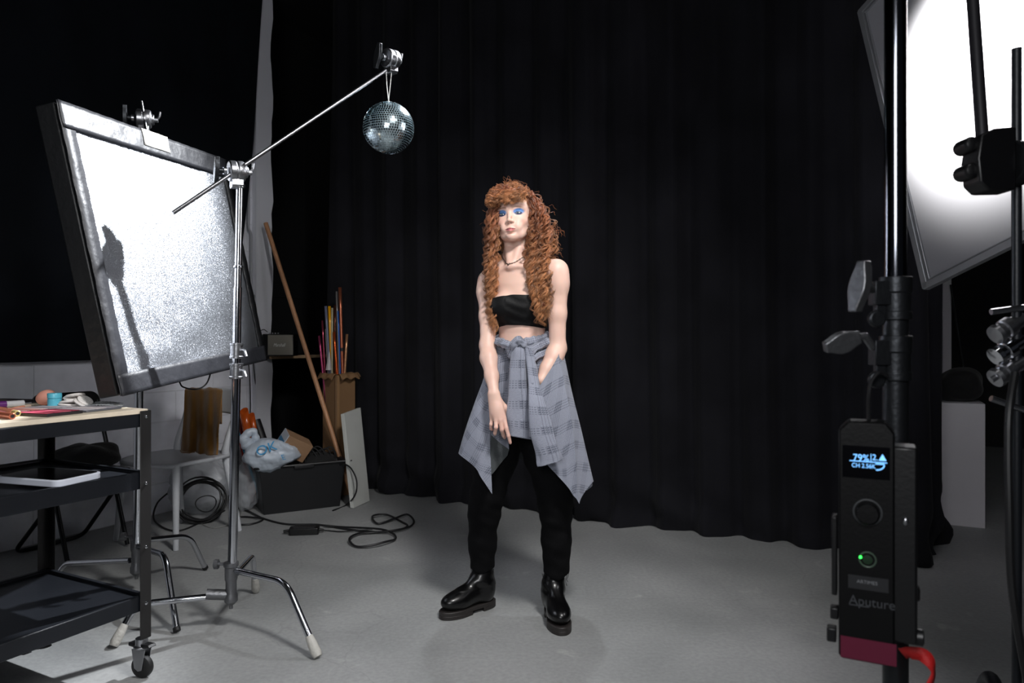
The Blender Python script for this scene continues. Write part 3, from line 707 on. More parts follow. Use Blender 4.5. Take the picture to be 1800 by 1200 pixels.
# mustard cloth over the backrest
MUST = mat('mustard_velour', C(142, 98, 34), .8, 0, bump=.25, bscale=30, sheen=.35, var=.15, vscale=9)
rows, n = 90, 120; A = np.zeros((rows, n, 3))
for i in range(rows):
    f = i / (rows - 1)
    for jx in range(n):
        s = jx / (n - 1)
        wav = math.sin(s * 15 + f * 2.5) * .5 + math.sin(s * 27 + 1 - f * 4) * .35 + .3 * math.sin(s * 8 - f * 7) + .25 * math.sin(f * 16 + s * 6)
        if f < .15: q = f / .15; px_, py_, dd = 326 + 64 * s, 745 - 60 * q, 4.50 - .20 * s - .03 * q
        elif f < .22: q = (f - .15) / .07; px_, py_, dd = 326 + 64 * s, 685 - 3 * math.sin(PI * q) + 2 * wav, 4.47 - .20 * s - .10 * q
        else:
            q = (f - .22) / .78; pin = math.sin(PI * q) * .5
            px_ = (325 + 66 * s) - 9 * q * (1 - s) - 7 * q * s + 3 * pin * math.cos(PI * s) + 2.2 * wav * q; py_ = 685 + 118 * q - 4 * s * q; dd = 4.37 - .20 * s - .10 * q + .022 * wav * (.35 + q) - .035 * q ** 3 * (1 + math.sin(s * 9))
        A[i, jx] = P(px_, py_, dd)
        if A[i, jx, 2] < .476: A[i, jx, 2] = .476 + .004 * (wav + 1)
o = MB().grid(A).build('draped_cloth', MUST, smooth=180, solid=.004); tag(o, 'crumpled mustard-brown cloth draped over the back of the white chair', 'cloth')
# ================================================================== cables, bin, tall box, rolls, panel, pole, shelf, speaker
r5 = np.random.default_rng(5)
# coil of cable leaning between chair and wall
cc = np.array([-1.90, 4.55, .0]); cpx = P(353, 880, 4.45); mb = MB(); e1, e2 = nrm([.95, .25, 0]), nrm([-.1, .35, .93])
pts = []
for k in range(9 * 28):
    a_ = 2 * PI * k / 28; rr_ = .135 + .012 * math.sin(k * .13) + .006 * math.sin(k * .51); o_ = np.array([.006 * math.sin(k * .07), .012 * math.sin(k * .045), .01 * math.sin(k * .03)])
    pts.append(cpx + e1 * rr_ * math.cos(a_) * 1.02 + e2 * rr_ * .93 * math.sin(a_) + o_)
mb.tube(pts, .0052, 8)
pts = [cpx + e1 * (.06 * math.cos(k * .5) + .03) + e2 * (.05 * math.sin(k * .5) - .02) + np.array([0, .01 * math.sin(k), 0]) for k in range(60)]; mb.tube(cat_spline(pts, 3), .0032, 6)
o = mb.build('cable_coil', CABLE); tag(o, 'thick coil of black cable propped under the white chair', 'cable')
mb = MB(); pts = cat_spline([G(395, 897, .006), G(360, 914, .006), G(310, 933, .006), G(272, 915, .02), G(276, 885, .1) , G(300, 862, .16)], 10); mb.tube(pts, .0055, 8)
o = mb.build('cable', CABLE); tag(o, 'black cable lying in a wide arc on the floor in front of the cable coil', 'cable')
WCAB = mat('white_cable', C(150, 150, 148), .5)
o = MB().tube(cat_spline([G(322, 880, .02), G(335, 905, .005), G(372, 927, .005), G(415, 915, .006), G(424, 900, .01), G(416, 880, .03)], 9), .0026, 6).build('cable', WCAB); tag(o, 'thin white cable looping on the floor by the white chair', 'cable')
# long cable across the floor with power brick and loops
z0 = .0065
a = [G(x, y, z0) for x, y in ((408, 888), (440, 900), (466, 912), (505, 921), (560, 922), (610, 930), (660, 935), (700, 931), (716, 924), (706, 917), (680, 907), (655, 911), (664, 921), (690, 915), (715, 908), (727, 916), (720, 928), (690, 937), (655, 937), (628, 941), (614, 952), (625, 961), (650, 962), (678, 957), (695, 948), (690, 940), (665, 934), (600, 927), (570, 926))]
for i in range(10, len(a)): a[i] = a[i] + Z * (.004 + .006 * (i % 3))
o = MB().tube(cat_spline(a, 8), .0062, 8).build('cable', CABLE); tag(o, 'long black cable looping on the grey floor left of the standing person', 'cable')
o = MB().tube(cat_spline([G(420, 889, z0), G(450, 905, z0 + .004), G(462, 913, z0), G(440, 921, z0), G(405, 922, z0)], 8), .006, 8).tube(cat_spline([G(463, 911, z0 + .01), G(430, 908, z0), G(402, 911, z0)], 6), .006, 8).build('cable', CABLE); tag(o, 'black cable curving on the floor between the white chair and the storage bin', 'cable')
pb = G(535, 938, 0); e1 = nrm(np.array([1., .14, 0])); e2 = nrm(np.cross(Z, e1)); t = thing('power_adapter', 'black power adapter brick on the floor in front of the storage bin', 'power adapter', pb)
MB().prism(rrect(.17, .07, .012), pb + Z * .02, e1, e2, Z, .04).build('case', BLACKP, t, bevel=.004)
MB().prism(rrect(.13, .05, .01), pb + Z * .0415, e1, e2, Z, .003).build('label_plate', mat('dark_grey_label', C(42, 42, 44), .4), t)
MB().cyl(pb - e1 * .084 + Z * .022, pb - e1 * .118 + Z * .018, .009, 12).cyl(pb + e1 * .084 + Z * .022, pb + e1 * .11 + Z * .018, .008, 12).build('cable_plug', RUBBER, t)
o = MB().tube(cat_spline([pb + e1 * .108 + Z * .018, G(575, 932, z0), G(600, 934, z0), G(640, 931, z0 + .012), G(655, 930, z0 + .012)], 8), .0035, 6).build('cable', CABLE); tag(o, 'thin black lead running from the power adapter to the floor loops', 'cable')

# storage bin
BINM = mat('black_bin_plastic', C(17, 18, 21), .45, 0, bump=.05, bscale=120)
bl_, br_ = np.array([-1.612, 4.62, 0]), np.array([-1.18, 4.87, 0]); bx = nrm(br_ - bl_); by = np.cross(Z, bx); bw, bd, bh = .50, .36, .315
bc0 = bl_ + bx * bw / 2 + by * bd / 2; t = thing('storage_bin', 'large open black plastic storage bin on the floor by the alcove', 'storage bin', bc0)
mb = MB(); kb, kt = 1.0, 1.13; th_ = .004
def ring(z, s, inn): return [bc0 + bx * (bw * s / 2 - inn) * i + by * (bd * s / 2 - inn) * jx + Z * z for i, jx in ((-1, -1), (1, -1), (1, 1), (-1, 1))]
R_ = [ring(.0, kb, 0), ring(bh, kt, 0), ring(bh, kt, th_ * 1.5), ring(.006, kb, th_ * 1.5)]; vs = sum(R_, [])
fs = [(0, 3, 2, 1)] + [(q * 4 + i, q * 4 + (i + 1) % 4, q * 4 + 4 + (i + 1) % 4, q * 4 + 4 + i) for q in range(3) for i in range(4)] + [(12, 13, 14, 15)]
mb.raw(vs, fs); mb.build('bin_body', BINM, t, bevel=.012, seg=3)
rp = [p for p in ring(bh - .004, kt, -.008)]; mb = MB(); cr = []
for i in range(4): cr += [rp[i] + (rp[(i + 1) % 4] - rp[i]) * .04, rp[i] + (rp[(i + 1) % 4] - rp[i]) * .96]
mb.tube(cat_spline(np.array(cr), 5, True), .009, 8, closed=True); mb.build('rim', BINM, t)
for s in (-1,): MB().box(bc0 + by * s * (bd * kt / 2 + .012) + Z * (bh - .016), (.13, .018, .022), (bx, by, Z)).build('latch', BINM, t, bevel=.004)

# cardboard box lying in the bin
CARD = mat('brown_cardboard', C(142, 110, 82), .8, 0, bump=.08, bscale=60, var=.05, vscale=5); CARDW = mat('white_card', C(172, 178, 186), .6); BLUP = mat('blue_print', C(40, 110, 150), .5)
c = P(517, 783, 4.76); a1 = nrm(P(547, 789, 4.88) - P(495, 765, 4.75)); a3 = nrm(np.cross(a1, nrm([.42, -.1, .95])) ); a3 = a3 if a3[1] < 0 else -a3; a2 = np.cross(a3, a1)
t = thing('cardboard_box', 'small brown cardboard box tilted inside the black storage bin', 'box', c - Z * .09)
MB().box(c, (.185, .13, .12), (a1, a2, a3)).build('box_body', CARD, t, bevel=.002)
MB().box(c - a1 * .095, (.006, .132, .122), (a1, a2, a3)).build('lid', CARDW, t, bevel=.001)
MB().box(c - a1 * .0995, (.002, .03, .10), (a1, a2, a3)).build('blue_stripe', BLUP, t)

# white carrier bag with blue letters
BAGM = mat('white_bag_film', C(186, 196, 208), .35, 0, bump=.5, bscale=22, spec=.6)
c = P(480, 799, 4.66); nA = np.zeros((40, 80, 3))
for i in range(40):
    th = PI * i / 39
    for jx in range(80):
        ph = 2 * PI * jx / 79; n_ = np.array([math.sin(th) * math.cos(ph), math.sin(th) * math.sin(ph), math.cos(th)])
        r_ = 1 + .12 * vnoise(n_ * 3.1, 3) + .05 * vnoise(n_ * 9, 4) + .02 * vnoise(n_ * 22, 8); nA[i, jx] = c + bx * n_[0] * .175 * r_ + by * n_[1] * .11 * r_ + Z * n_[2] * .105 * r_ * (1.1 - .35 * max(0, n_[0] + .2))
t = thing('carrier_bag', 'stuffed white plastic carrier bag with blue print lying in the black bin', 'plastic bag', c - Z * .1)
MB().grid(nA).build('bag_body', BAGM, t, smooth=180)
hnd = [P(452, 800, 4.66), P(440, 785, 4.64), P(430, 770, 4.64), P(444, 757, 4.66), P(451, 775, 4.68), P(462, 800, 4.68)]
pp = cat_spline(hnd, 8); MB().tube(pp, np.interp(np.linspace(0, 1, len(pp)), [0, .3, .55, .8, 1], [.05, .042, .022, .026, .028]) * (1 + .12 * np.sin(np.arange(len(pp)) * 1.3)), 18).build('bag_handle', BAGM, t)
BLL = mat('blue_lettering', C(60, 148, 200), .45)
text_obj('OK', 'blue_lettering', BLL, t, P(452, 802, 4.50), bx * .96 + Z * .28, Z * 1 - bx * .25, .085, .0008, 0, 1.05)
text_obj('E', 'blue_lettering', BLL, t, P(496, 808, 4.535), bx, Z * .9 - bx * .3, .05, .0008)
# black cable loops inside the bin
t = MB()
for k in range(7):
    cx = P(548 + 5 * k, 810, 4.82 + .015 * k); rr_ = .055 + .008 * (k % 3); tilt = -.35 + .16 * k
    pts = [cx + nrm([.55 + .1 * k, .3, 0]) * rr_ * .75 * math.cos(q) + nrm([tilt * .6, 0, 1]) * (rr_ * 1.4 * math.sin(q)) for q in np.linspace(0, 2 * PI, 28, endpoint=False)]
    t.tube(pts, .0048 if k else .006, 8, closed=True)
o = t.build('cable_coil', CABLE); tag(o, 'loops of black cable standing in the right half of the storage bin', 'cable')
A = np.zeros((14, 20, 3)); pc = P(560, 812, 4.95)
o = MB().ball(P(560, 812, 4.90), (.13, .09, .07), (bx, by, Z), 24, 14).build('black_cloth', FAB); tag(o, 'crumpled black cloth bundle in the right half of the storage bin', 'cloth')
# lead hanging over the rim to the floor
o = MB().tube(cat_spline([P(594, 817, 4.86), P(604, 815, 4.83), P(617, 823, 4.80), P(627, 845, 4.76), P(624, 870, 4.74), G(607, 888, .006), G(585, 897, .006)], 8), .0052, 8).build('cable', CABLE); tag(o, 'black cable hanging over the right rim of the storage bin to the floor', 'cable')

# gel sheets and tube standing left of the bin
ORG = mat('orange_gel', C(186, 80, 24), .2, 0, spec=.8, alpha=.85); RED = mat('red_gel', C(150, 40, 24), .2, 0, spec=.8, alpha=.85); CYA = mat('cyan_gel', C(20, 130, 160), .25, 0); BLKT = mat('black_tube_card', C(17, 17, 20), .5)
for k, (x0, y0, x1, y1, m_, r_, lb) in enumerate(((428, 722, 443, 800, ORG, .030, 'orange film roll, the tallest of the rolls left of the bin'), (417, 731, 430, 800, RED, .022, 'red film roll at the far left of the rolls behind the chrome stand'), (441, 730, 453, 800, ORG, .024, 'shorter orange film roll between the tallest roll and the black tube'))):
    dk = (4.83, 4.895, 4.90)[k]; a_, b_ = P(x1, y1, dk), P(x0, y0, dk); d_ = nrm(b_ - a_); bot = a_ - d_ * ((a_[2] - .0) / d_[2]) + Z * .012
    mb = MB().lathe([(r_ * .6, 0), (r_, .001), (r_, .0)], bot, d_, 18) if False else MB(); L_ = np.linalg.norm(b_ - bot); e1 = nrm(np.cross(d_, [0, 1, 0])); e2 = np.cross(d_, e1); A = np.zeros((8, 46, 3))
    for i in range(8):
        for jx in range(46):
            q = jx / 45 * 2.4 * 2 * PI; rr_ = r_ * (1 - .18 * jx / 45); A[i, jx] = bot + d_ * (L_ * i / 7) * (1 - .03 * math.sin(q) * (i == 7)) + e1 * rr_ * math.cos(q) + e2 * rr_ * math.sin(q)
    o = MB().grid(A).build('gel_roll', m_, smooth=180, solid=.0008); tag(o, 'rolled ' + lb, 'film roll')
def straight(name, lb, cat, a_, b_, r_, m_, down=True, n=20):
    d_ = nrm(b_ - a_); bot = a_ - d_ * ((a_[2]) / d_[2]) + Z * .006 if down else a_
    o = MB().tube([bot, bot + d_ * .002, b_ - d_ * .002, b_], [r_ * .9, r_, r_, r_ * .9], n).build(name, m_); tag(o, lb, cat); return o
straight('cardboard_tube', 'black cardboard tube leaning behind the white carrier bag', 'tube', P(470, 800, 5.04), P(449, 738, 5.06), .034, BLKT)
straight('gel_roll', 'slim cyan film roll below the orange one beside the chrome stand', 'film roll', P(432, 800, 4.76), P(418, 757, 4.76), .009, CYA)

# clear plastic bags, one behind the chair legs and one beside the bin
FILM = mat('clear_film', C(205, 210, 216), .28, 0, alpha=.34, bump=.8, bscale=26, spec=.9)
for k, (c, sz, lb) in enumerate(((P(352, 862, 4.66), (.20, .14, .19), 'crumpled clear plastic bag behind the cable coil under the chair'), (P(432, 856, 4.74), (.085, .10, .17), 'crumpled clear plastic bag squeezed against the left end of the storage bin'))):
    c = np.array([c[0], c[1], sz[2] * 1.02]); A = np.zeros((36, 64, 3))
    for i in range(36):
        th = PI * i / 35
        for jx in range(64):
            ph = 2 * PI * jx / 63; n_ = np.array([math.sin(th) * math.cos(ph), math.sin(th) * math.sin(ph), math.cos(th)]); r_ = 1 + .13 * vnoise(n_ * 3.4, 20 + k) + .07 * vnoise(n_ * 9, 30 + k) + .03 * vnoise(n_ * 24, 5)
            A[i, jx] = c + n_ * np.array(sz) * r_; A[i, jx, 2] = max(A[i, jx, 2], .003)
    o = MB().grid(A).build('plastic_bag', FILM, smooth=180); tag(o, lb, 'plastic bag')

# tall carton with rolls
TC = mat('tall_carton', C(118, 88, 58), .8, 0, bump=.08, bscale=60, var=.06, vscale=4); TCT = mat('pale_kraft', C(140, 108, 76), .45)
fc_ = np.array([-1.262, 5.14, 0]); ca, cb_ = nrm([-.42, .90, 0]) , nrm([.90, .42, 0]); cw_ = .165; hh = .885
ca = nrm([-.80, .60, 0]); cb_ = nrm([.60, .80, 0])
cbx = fc_ + ca * cw_ / 2 + cb_ * cw_ / 2; t = thing('tall_carton', 'tall narrow brown cardboard carton holding rolls of coloured film', 'box', cbx)
mb = MB()
for s_, e_, o_ in ((-1, ca, cb_), (1, ca, cb_)): mb.box(cbx + o_ * s_ * (cw_ / 2 - .002) + Z * hh / 2, (cw_, .004, hh), (e_, o_, Z))
for s_ in (-1, 1): mb.box(cbx + ca * s_ * (cw_ / 2 - .002) + Z * hh / 2, (cw_ - .008, .004, hh), (cb_, ca, Z))
mb.box(cbx + Z * .003, (cw_ - .008, cw_ - .008, .004), (ca, cb_, Z)); mb.build('carton_body', TC, t, bevel=.001, seg=1)
for e_, o_, s_ in ((ca, cb_, -1), (ca, cb_, 1), (cb_, ca, -1), (cb_, ca, 1)):
    A = np.zeros((8, 16, 3))
    for i in range(8):
        for jx in range(16):
            x = (jx / 15 - .5) * cw_ * 1.02; f = i / 7; A[i, jx] = cbx + e_ * x + o_ * s_ * (cw_ / 2 + .05 * f + .002) + Z * (hh + .012 * math.sin(f * PI) - .03 * f ** 2 + .008 * math.sin(jx * .9 + s_ * 2) * f)
    MB().grid(A).build('flap', TC, t, smooth=180, solid=.004)
MB().box(fc_ - (ca + cb_) * .001 + Z * (hh / 2), (.022, .022, hh * .99), (ca, cb_, Z)).build('corner_strip', TCT, t)  # paler, smoother strip up the carton's front corner
def met(nm, c_, r=.22): return mat(nm, c_, r, .75)
ROL = [(561, 590, 567, met('magenta_foil', C(170, 70, 110)), .0085, 'magenta film roll at the far left of the tall carton'), (566.5, 563, 571, met('pink_foil', C(150, 62, 84)), .0068, 'taller dark pink film roll beside the magenta one in the carton'),
       (573, 578, 577, mat('milky_film', C(214, 208, 200), .3), .0065, 'short milky white film roll in the tall carton'), (572.5, 538, 579, mat('smoke_film', C(96, 100, 120), .3), .0095, 'smoky grey film roll left of the yellow one in the carton'),
       (579, 538, 583, mat('yellow_film', C(214, 150, 10), .25, .1), .0105, 'bright yellow film roll in the tall carton'), (584, 541, 583.5, mat('clear_rolled', C(200, 190, 160), .2, 0, alpha=.6), .0075, 'clear film roll with curled top right of the yellow one'),
       (588.5, 536, 589.5, met('brown_foil', C(96, 52, 34)), .008, 'dark brown film roll in the middle of the tall carton'), (587, 583, 592, met('orange_foil', C(196, 84, 34)), .0092, 'short copper-orange film roll in front in the tall carton'),
       (594.5, 546, 598.5, mat('blue_film', C(30, 92, 180), .25, .2), .0072, 'blue film roll behind the tallest copper one'), (597.5, 505, 602, met('copper_foil', C(168, 98, 72), .3), .0125, 'tallest copper film roll with a black band in the carton'),
       (610, 587, 606.5, met('pale_copper_foil', C(214, 160, 120)), .0095, 'pale copper film roll at the right of the tall carton'), (591.5, 512, 596, mat('silver_film', C(120, 116, 116), .3, .3), .0065, 'thin silver-grey film roll just left of the tallest copper one')]
for k, (x0, y0, x1, m_, r_, lb) in enumerate(ROL):
    inner = cbx + ca * (-.055 + .1 * ((k * 5) % 7) / 6) * .75 + cb_ * 0; dd = inner[1]; a_ = P(x1, 648, dd); a_ = np.array(a_)
    off = a_ - cbx; ua, ub = np.dot(off[:2], ca[:2]), np.dot(off[:2], cb_[:2]); lim = cw_ / 2 - .018
    # keep the roll inside the carton mouth
    for it in range(40):
        if abs(ua) > lim or abs(ub) > lim:
            dd += .004 if (ua + ub) < 0 else -.004; a_ = P(x1, 648, dd); off = a_ - cbx; ua, ub = np.dot(off[:2], ca[:2]), np.dot(off[:2], cb_[:2])
    b_ = P(x0, y0, dd + .01); d_ = nrm(b_ - a_); bot = a_ - d_ * .25
    L_ = np.linalg.norm(b_ - bot); e1 = nrm(np.cross(d_, [0, 1, 0])); e2 = np.cross(d_, e1); A = np.zeros((6, 40, 3))
    for i in range(6):
        for jx in range(40):
            q = jx / 39 * 2.3 * 2 * PI; rr_ = r_ * (1 - .2 * jx / 39); A[i, jx] = bot + d_ * L_ * i / 5 + e1 * rr_ * math.cos(q) + e2 * rr_ * math.sin(q)
    if 'band' in lb:
        t = thing('gel_roll', lb, 'film roll', bot); MB().grid(A).build('film', m_, t, smooth=180, solid=.0006); q = P(602, 614, dd); q = bot + d_ * np.dot(q - bot, d_); MB().tube([q - d_ * .012, q + d_ * .012], r_ * 1.12, 16).build('band', RUBBER, t)
    else: o = MB().grid(A).build('gel_roll', m_, smooth=180, solid=.0006); tag(o, lb, 'film roll')
# cone of clear film
o = MB().tube([P(578, 650, 5.17), P(579, 618, 5.17)], [.024, .003], 18).build('film_cone', mat('clear_cone', C(190, 186, 184), .3, 0, alpha=.6, spec=.8)); tag(o, 'small cone of clear film at the carton mouth in front of the yellow roll', 'film')

# white foam panel leaning on the carton
q0, q1, q2, q3 = P(605, 727, 4.87), P(634, 716, 5.10), G(650, 880, .003), G(622, 893, .003)
pn = nrm(np.cross(q1 - q0, q3 - q0)); pn = pn if pn[0] > 0 else -pn
vs = [q0, q1, q2, q3, q0 - pn * .028, q1 - pn * .028, q2 - pn * .028, q3 - pn * .028]
for v_ in vs: v_[2] = max(v_[2], .003)
o = MB().raw(vs, [(0, 1, 2, 3), (7, 6, 5, 4), (0, 4, 5, 1), (1, 5, 6, 2), (2, 6, 7, 3), (3, 7, 4, 0)]).build('foam_panel', mat('white_foam_board', C(186, 188, 184), .6, 0, var=.06, vscale=5), bevel=.002); tag(o, 'white foam panel leaning against the tall brown carton', 'panel')
# wooden pole
o = MB().tube([G(622, 882, .004), P(467, 392, 5.30)], .0165, 18).build('wooden_pole', mat('pale_wood', C(176, 128, 92), .5, 0, var=.12, vscale=14, distort=2)); tag(o, 'long pale wooden pole leaning from the bin up to the pilaster', 'pole')
# alcove shelf and speaker
SHW = mat('raw_shelf_edge', C(168, 142, 112), .6, 0, var=.08, vscale=9)
sh = thing('alcove_shelf', 'black wall shelf with a raw wooden front edge in the alcove', 'shelf', W(2.7, -.25, .99))
MB().box(W(2.72, -.24, 1.003), (1.66, .67, .022), (U, V, Z)).box(W(1.85, .075, 1.003), (.09, .045, .022), (U, V, Z)).build('board', BLACKP, sh)
MB().box(W(2.68, .100, 1.003), (1.76, .006, .024), (U, V, Z)).build('edge_strip', SHW, sh)
d_ = 5.60; e1 = nrm([1, -.10, 0]); e2 = np.cross(Z, e1); c = P(488, 603, 5.33) + e2 * .05; c[2] = 1.0155 + .083
sp = thing('speaker', 'small black box speaker with grey grille on the alcove shelf', 'speaker', c - Z * .083)
MB().box(c, (.245, .10, .165), (e1, e2, Z)).build('cabinet', BLACKP, sp, bevel=.008)
gr = MB().box(c - e2 * .0505 + e1 * .022, (.196, .004, .150), (e1, e2, Z)).build('grille', mat('grey_grille_cloth', C(132, 128, 118), .8, 0, bump=.4, bscale=400), sp, bevel=.003)
text_obj('Marshall', 'lettering', mat('white_script', C(225, 225, 220), .4), gr, c - e2 * .0535 - e1 * .032 - Z * .012, e1, Z, .036, .0006, .35, .75)
kb_ = MB()
for k in range(4): kb_.lathe([(.006, 0), (.006, .008), (.004, .009)], c + Z * .083 + e1 * (-.07 + .022 * k) + e2 * -.03, Z, 12)
kb_.build('knob', STEEL, sp)
o = MB().tube(cat_spline([P(452, 600, 5.30), P(455, 585, 5.31), P(463, 579, 5.33), P(470, 583, 5.38)], 8), .003, 6).build('cable', CABLE); tag(o, 'thin black cable arching over the left end of the small speaker', 'cable')
# folded dark chairs stacked in the alcove
GY = mat('dark_grey_plastic', C(44, 46, 50), .45)
for k in range(4):
    c = W(2.95, -.10 - .0 * k, .62 + .055 * k); o = MB().prism(rrect(.36, .34, .07), c, U, V, Z, .016).build('stacked_seat', GY, bevel=.004)
    tag(o, ('lowest', 'second lowest', 'second highest', 'topmost')[k] + ' dark grey plastic seat of the stack under the alcove shelf', 'chair seat', 'stacked seats under the alcove shelf')
o = MB().box(W(2.95, -.12, .3), (.34, .32, .61), (U, V, Z)).build('black_cabinet', BLACKP, bevel=.01); tag(o, 'black cabinet under the alcove shelf behind the tall carton', 'cabinet')
# ================================================================== right side: diffusion frame, foreground stands, plinth
f0, f1, f2, f3 = np.array([1.58, 2.7, 1.35]), np.array([1.53, 3.1, 2.57]), np.array([1.80, 1.74, 1.67]), np.array([1.75, 2.15, 2.9])   # BL TL BR TR


def diffusion():
    m = bpy.data.materials.new('diffusion_cloth'); m.use_nodes = True; nt = m.node_tree; N = nt.nodes; L = nt.links; N.remove(N['Principled BSDF']); o = N['Material Output']
    t = N.new('ShaderNodeBsdfTranslucent'); t.inputs[0].default_value = C(225, 225, 230); d = N.new('ShaderNodeBsdfDiffuse'); d.inputs[0].default_value = C(205, 205, 212)
    x = N.new('ShaderNodeMixShader'); x.inputs[0].default_value = .45; L.new(t.outputs[0], x.inputs[1]); L.new(d.outputs[0], x.inputs[2]); L.new(x.outputs[0], o.inputs[0]); return m


df = thing('diffusion_frame', 'large tilted white diffusion frame with aluminium edge glowing on the right', 'light diffuser', (f0 + f2) / 2)
A = np.zeros((20, 20, 3)); g1, g2 = nrm(f1 - f0), nrm(f2 - f0); gn = nrm(np.cross(g1, g2)); gn = gn if gn[0] < 0 else -gn
for i in range(20):
    for jx in range(20): A[i, jx] = f0 + (f1 - f0) * (1 - i / 19) + (f2 - f0) * jx / 19
MB().grid(A).build('diffusion_cloth', diffusion(), df, smooth=180)
ALU = mat('aluminium_edge', C(176, 178, 182), .4, .7)
for a_, b_, in_ in ((f0, f1, g2), (f0, f2, g1), (f1, f3, -g1), (f2, f3, -g2)):
    d_ = nrm(b_ - a_); mb = MB(); mb.box((a_ + b_) / 2 - in_ * .002 + gn * .004, (np.linalg.norm(b_ - a_) + .02, .026, .026), (d_, nrm(np.cross(gn, d_)), gn)); mb.box((a_ + b_) / 2 + in_ * .018 + gn * .004, (np.linalg.norm(b_ - a_) - .03, .006, .010), (d_, nrm(np.cross(gn, d_)), gn))
    mb.build('frame_rail', ALU, df, bevel=.002)

# ---- foreground stand with control box
D1 = 1.2; X1 = P(1574, 600, D1)[0]; BS = np.array([X1, D1, 0])
fs_ = thing('light_stand', 'tall black and chrome stand in the blurred right foreground', 'light stand', BS)
MB().tube([BS + Z * .45, BS + Z * 1.19], .0200, 24).build('pole', DARKM, fs_)
MB().tube([BS + Z * 1.19, BS + Z * 2.4], .0172, 24).build('pole', mat('dark_chrome', C(96, 98, 104), .12, 1.0), fs_)
hub(fs_, BS, .12, .46, .026)
for k in range(3):
    a_ = math.radians(60 + 120 * k); d_ = np.array([math.cos(a_), math.sin(a_), 0]); stand_leg(fs_, BS + Z * (.40 - .05 * k) + d_ * .02, BS + d_ * .40 + Z * (.36 - .05 * k), BS + d_ * .52 + Z * .012)
for y0, y1, hy in ((487, 562, 500), (590, 668, 602)):
    ct, cb2 = P(1573, y0, D1)[2], P(1573, y1, D1)[2]; h = ct - cb2; mb = MB(); c = BS + Z * cb2
    mb.lathe([(.0205, 0), (.0250, 0), (.0250, h * .18), (.0235, h * .2), (.0235, h * .62), (.0255, h * .64), (.0255, h), (.0185, h)], c, Z, 28)
    mb.box(c + np.array([-.028, -.004, h * .62]), (.028, .026, h * .55)); mb.box(c + np.array([-.030, -.006, h * .25]), (.016, .012, h * .5))
    mb.lathe([(.012, -.006), (.014, -.004), (.014, .004), (.012, .006)], c + np.array([-.038, -.012, h * .02]), (0, 1, 0), 20)
    cl = mb.build('clamp', DARKM, fs_, bevel=.003)
    hb = MB()
    if y0 < 500:
        q = P(1511, 503, D1 - .03); hb.tube([c + np.array([-.04, -.006, h * .7]), q + [.008, 0, 0]], .007, 12); t_handle(hb, q, nrm([1, .35, 0]), nrm([.18, 0, 1]), .085); hb.box(q + [.012, .004, .018], (.016, .014, .034))
    else:
        q = P(1480, 602, D1 - .03); hb.tube([c + np.array([-.04, -.006, h * .72]), P(1520, 590, D1 - .02), P(1505, 593, D1 - .02)], .0065, 12); t_handle(hb, q, nrm([0, 1, .2]), nrm([1, 0, .28]), .060); hb.box(P(1497, 588, D1 - .03), (.022, .014, .012))
    hb.build('handle', CASTM, cl, bevel=.002)
# control box
bL, bR = np.array([(1474 - 900) / F_PX * 1.12, 1.12, 0]), np.array([(1573 - 900) / F_PX * 1.085, 1.085, 0]); bx_ = nrm(bR - bL); bn = np.cross(bx_, Z)   # bn towards camera
zt_, zb_ = CAM_H - (742 - HOR) / F_PX * 1.1, CAM_H - (1166 - HOR) / F_PX * 1.1; bwid = np.linalg.norm(bR - bL); bhgt = zt_ - zb_
bc_ = (bL + bR) / 2; BX = thing('control_box', 'black lamp control box with lit blue display hanging on the right foreground stand', 'control box', bc_ + Z * zb_ - bn * .025)
BOXM = mat('black_box_shell', C(3, 3, 4), .45, 0, bump=.04, bscale=200, spec=.25)
pl = [(-bwid / 2 + .004, 0), (bwid / 2 - .004, 0), (bwid / 2, .006), (bwid / 2, bhgt - .016), (bwid / 2 - .012, bhgt), (-bwid / 2 + .014, bhgt), (-bwid / 2, bhgt - .014), (-bwid / 2, .006)]
MB().prism(pl, bc_ + Z * zb_ - bn * .025, bx_, Z, bn, .05).build('shell', BOXM, BX, bevel=.003)
def FP(px, py):   # point on the front face seen at px, py
    r_ = np.array([(px - 900) / F_PX, 1, -(py - HOR) / F_PX]); o_ = np.array([0, 0, CAM_H]); k = np.dot(bc_ - o_, bn) / np.dot(r_, bn); return o_ + r_ * k + bn * .0008
MB().box(FP(1522, 812), (.066, .050, .0016), (bx_, Z, bn)).build('display_window', mat('display_glass', C(6, 6, 8), .15), BX)
LCD = mat('lcd_glow', C(120, 190, 255), .5, 0, emit=C(120, 190, 255), estr=1.3)
t = text_obj('79%', 'display_text', LCD, BX, FP(1499, 809) + bn * .0012, bx_, Z, .0155, .0002, 0, .88); text_obj('2.\u25B2', 'display_text', LCD, BX, FP(1533, 808) + bn * .0012, bx_, Z, .0130, .0002, 0, .9)
text_obj('CH 2.56K', 'display_text', LCD, BX, FP(1497, 820) + bn * .0012, bx_, Z, .0095, .0002, 0, .86)
mb = MB(); mb.box(FP(1526, 811) + bn * .0012, (.052, .0012, .0004), (bx_, Z, bn)); mb.box(FP(1531, 804) + bn * .0012, (.0009, .012, .0004), (bx_, Z, bn))
arc = [FP(1541, 822.5) + bn * .0014 + bx_ * .0105 * math.cos(q) + Z * .0085 * math.sin(q) + Z * .006 for q in np.linspace(-PI / 2, .1, 8)]; mb.tube([arc[0] - bx_ * .001] + arc + [arc[-1] - bx_ * .012], .0009, 6); mb.build('display_lines', LCD, BX)
GRM = mat('dark_grey_ring', C(58, 60, 62), .4, 0)
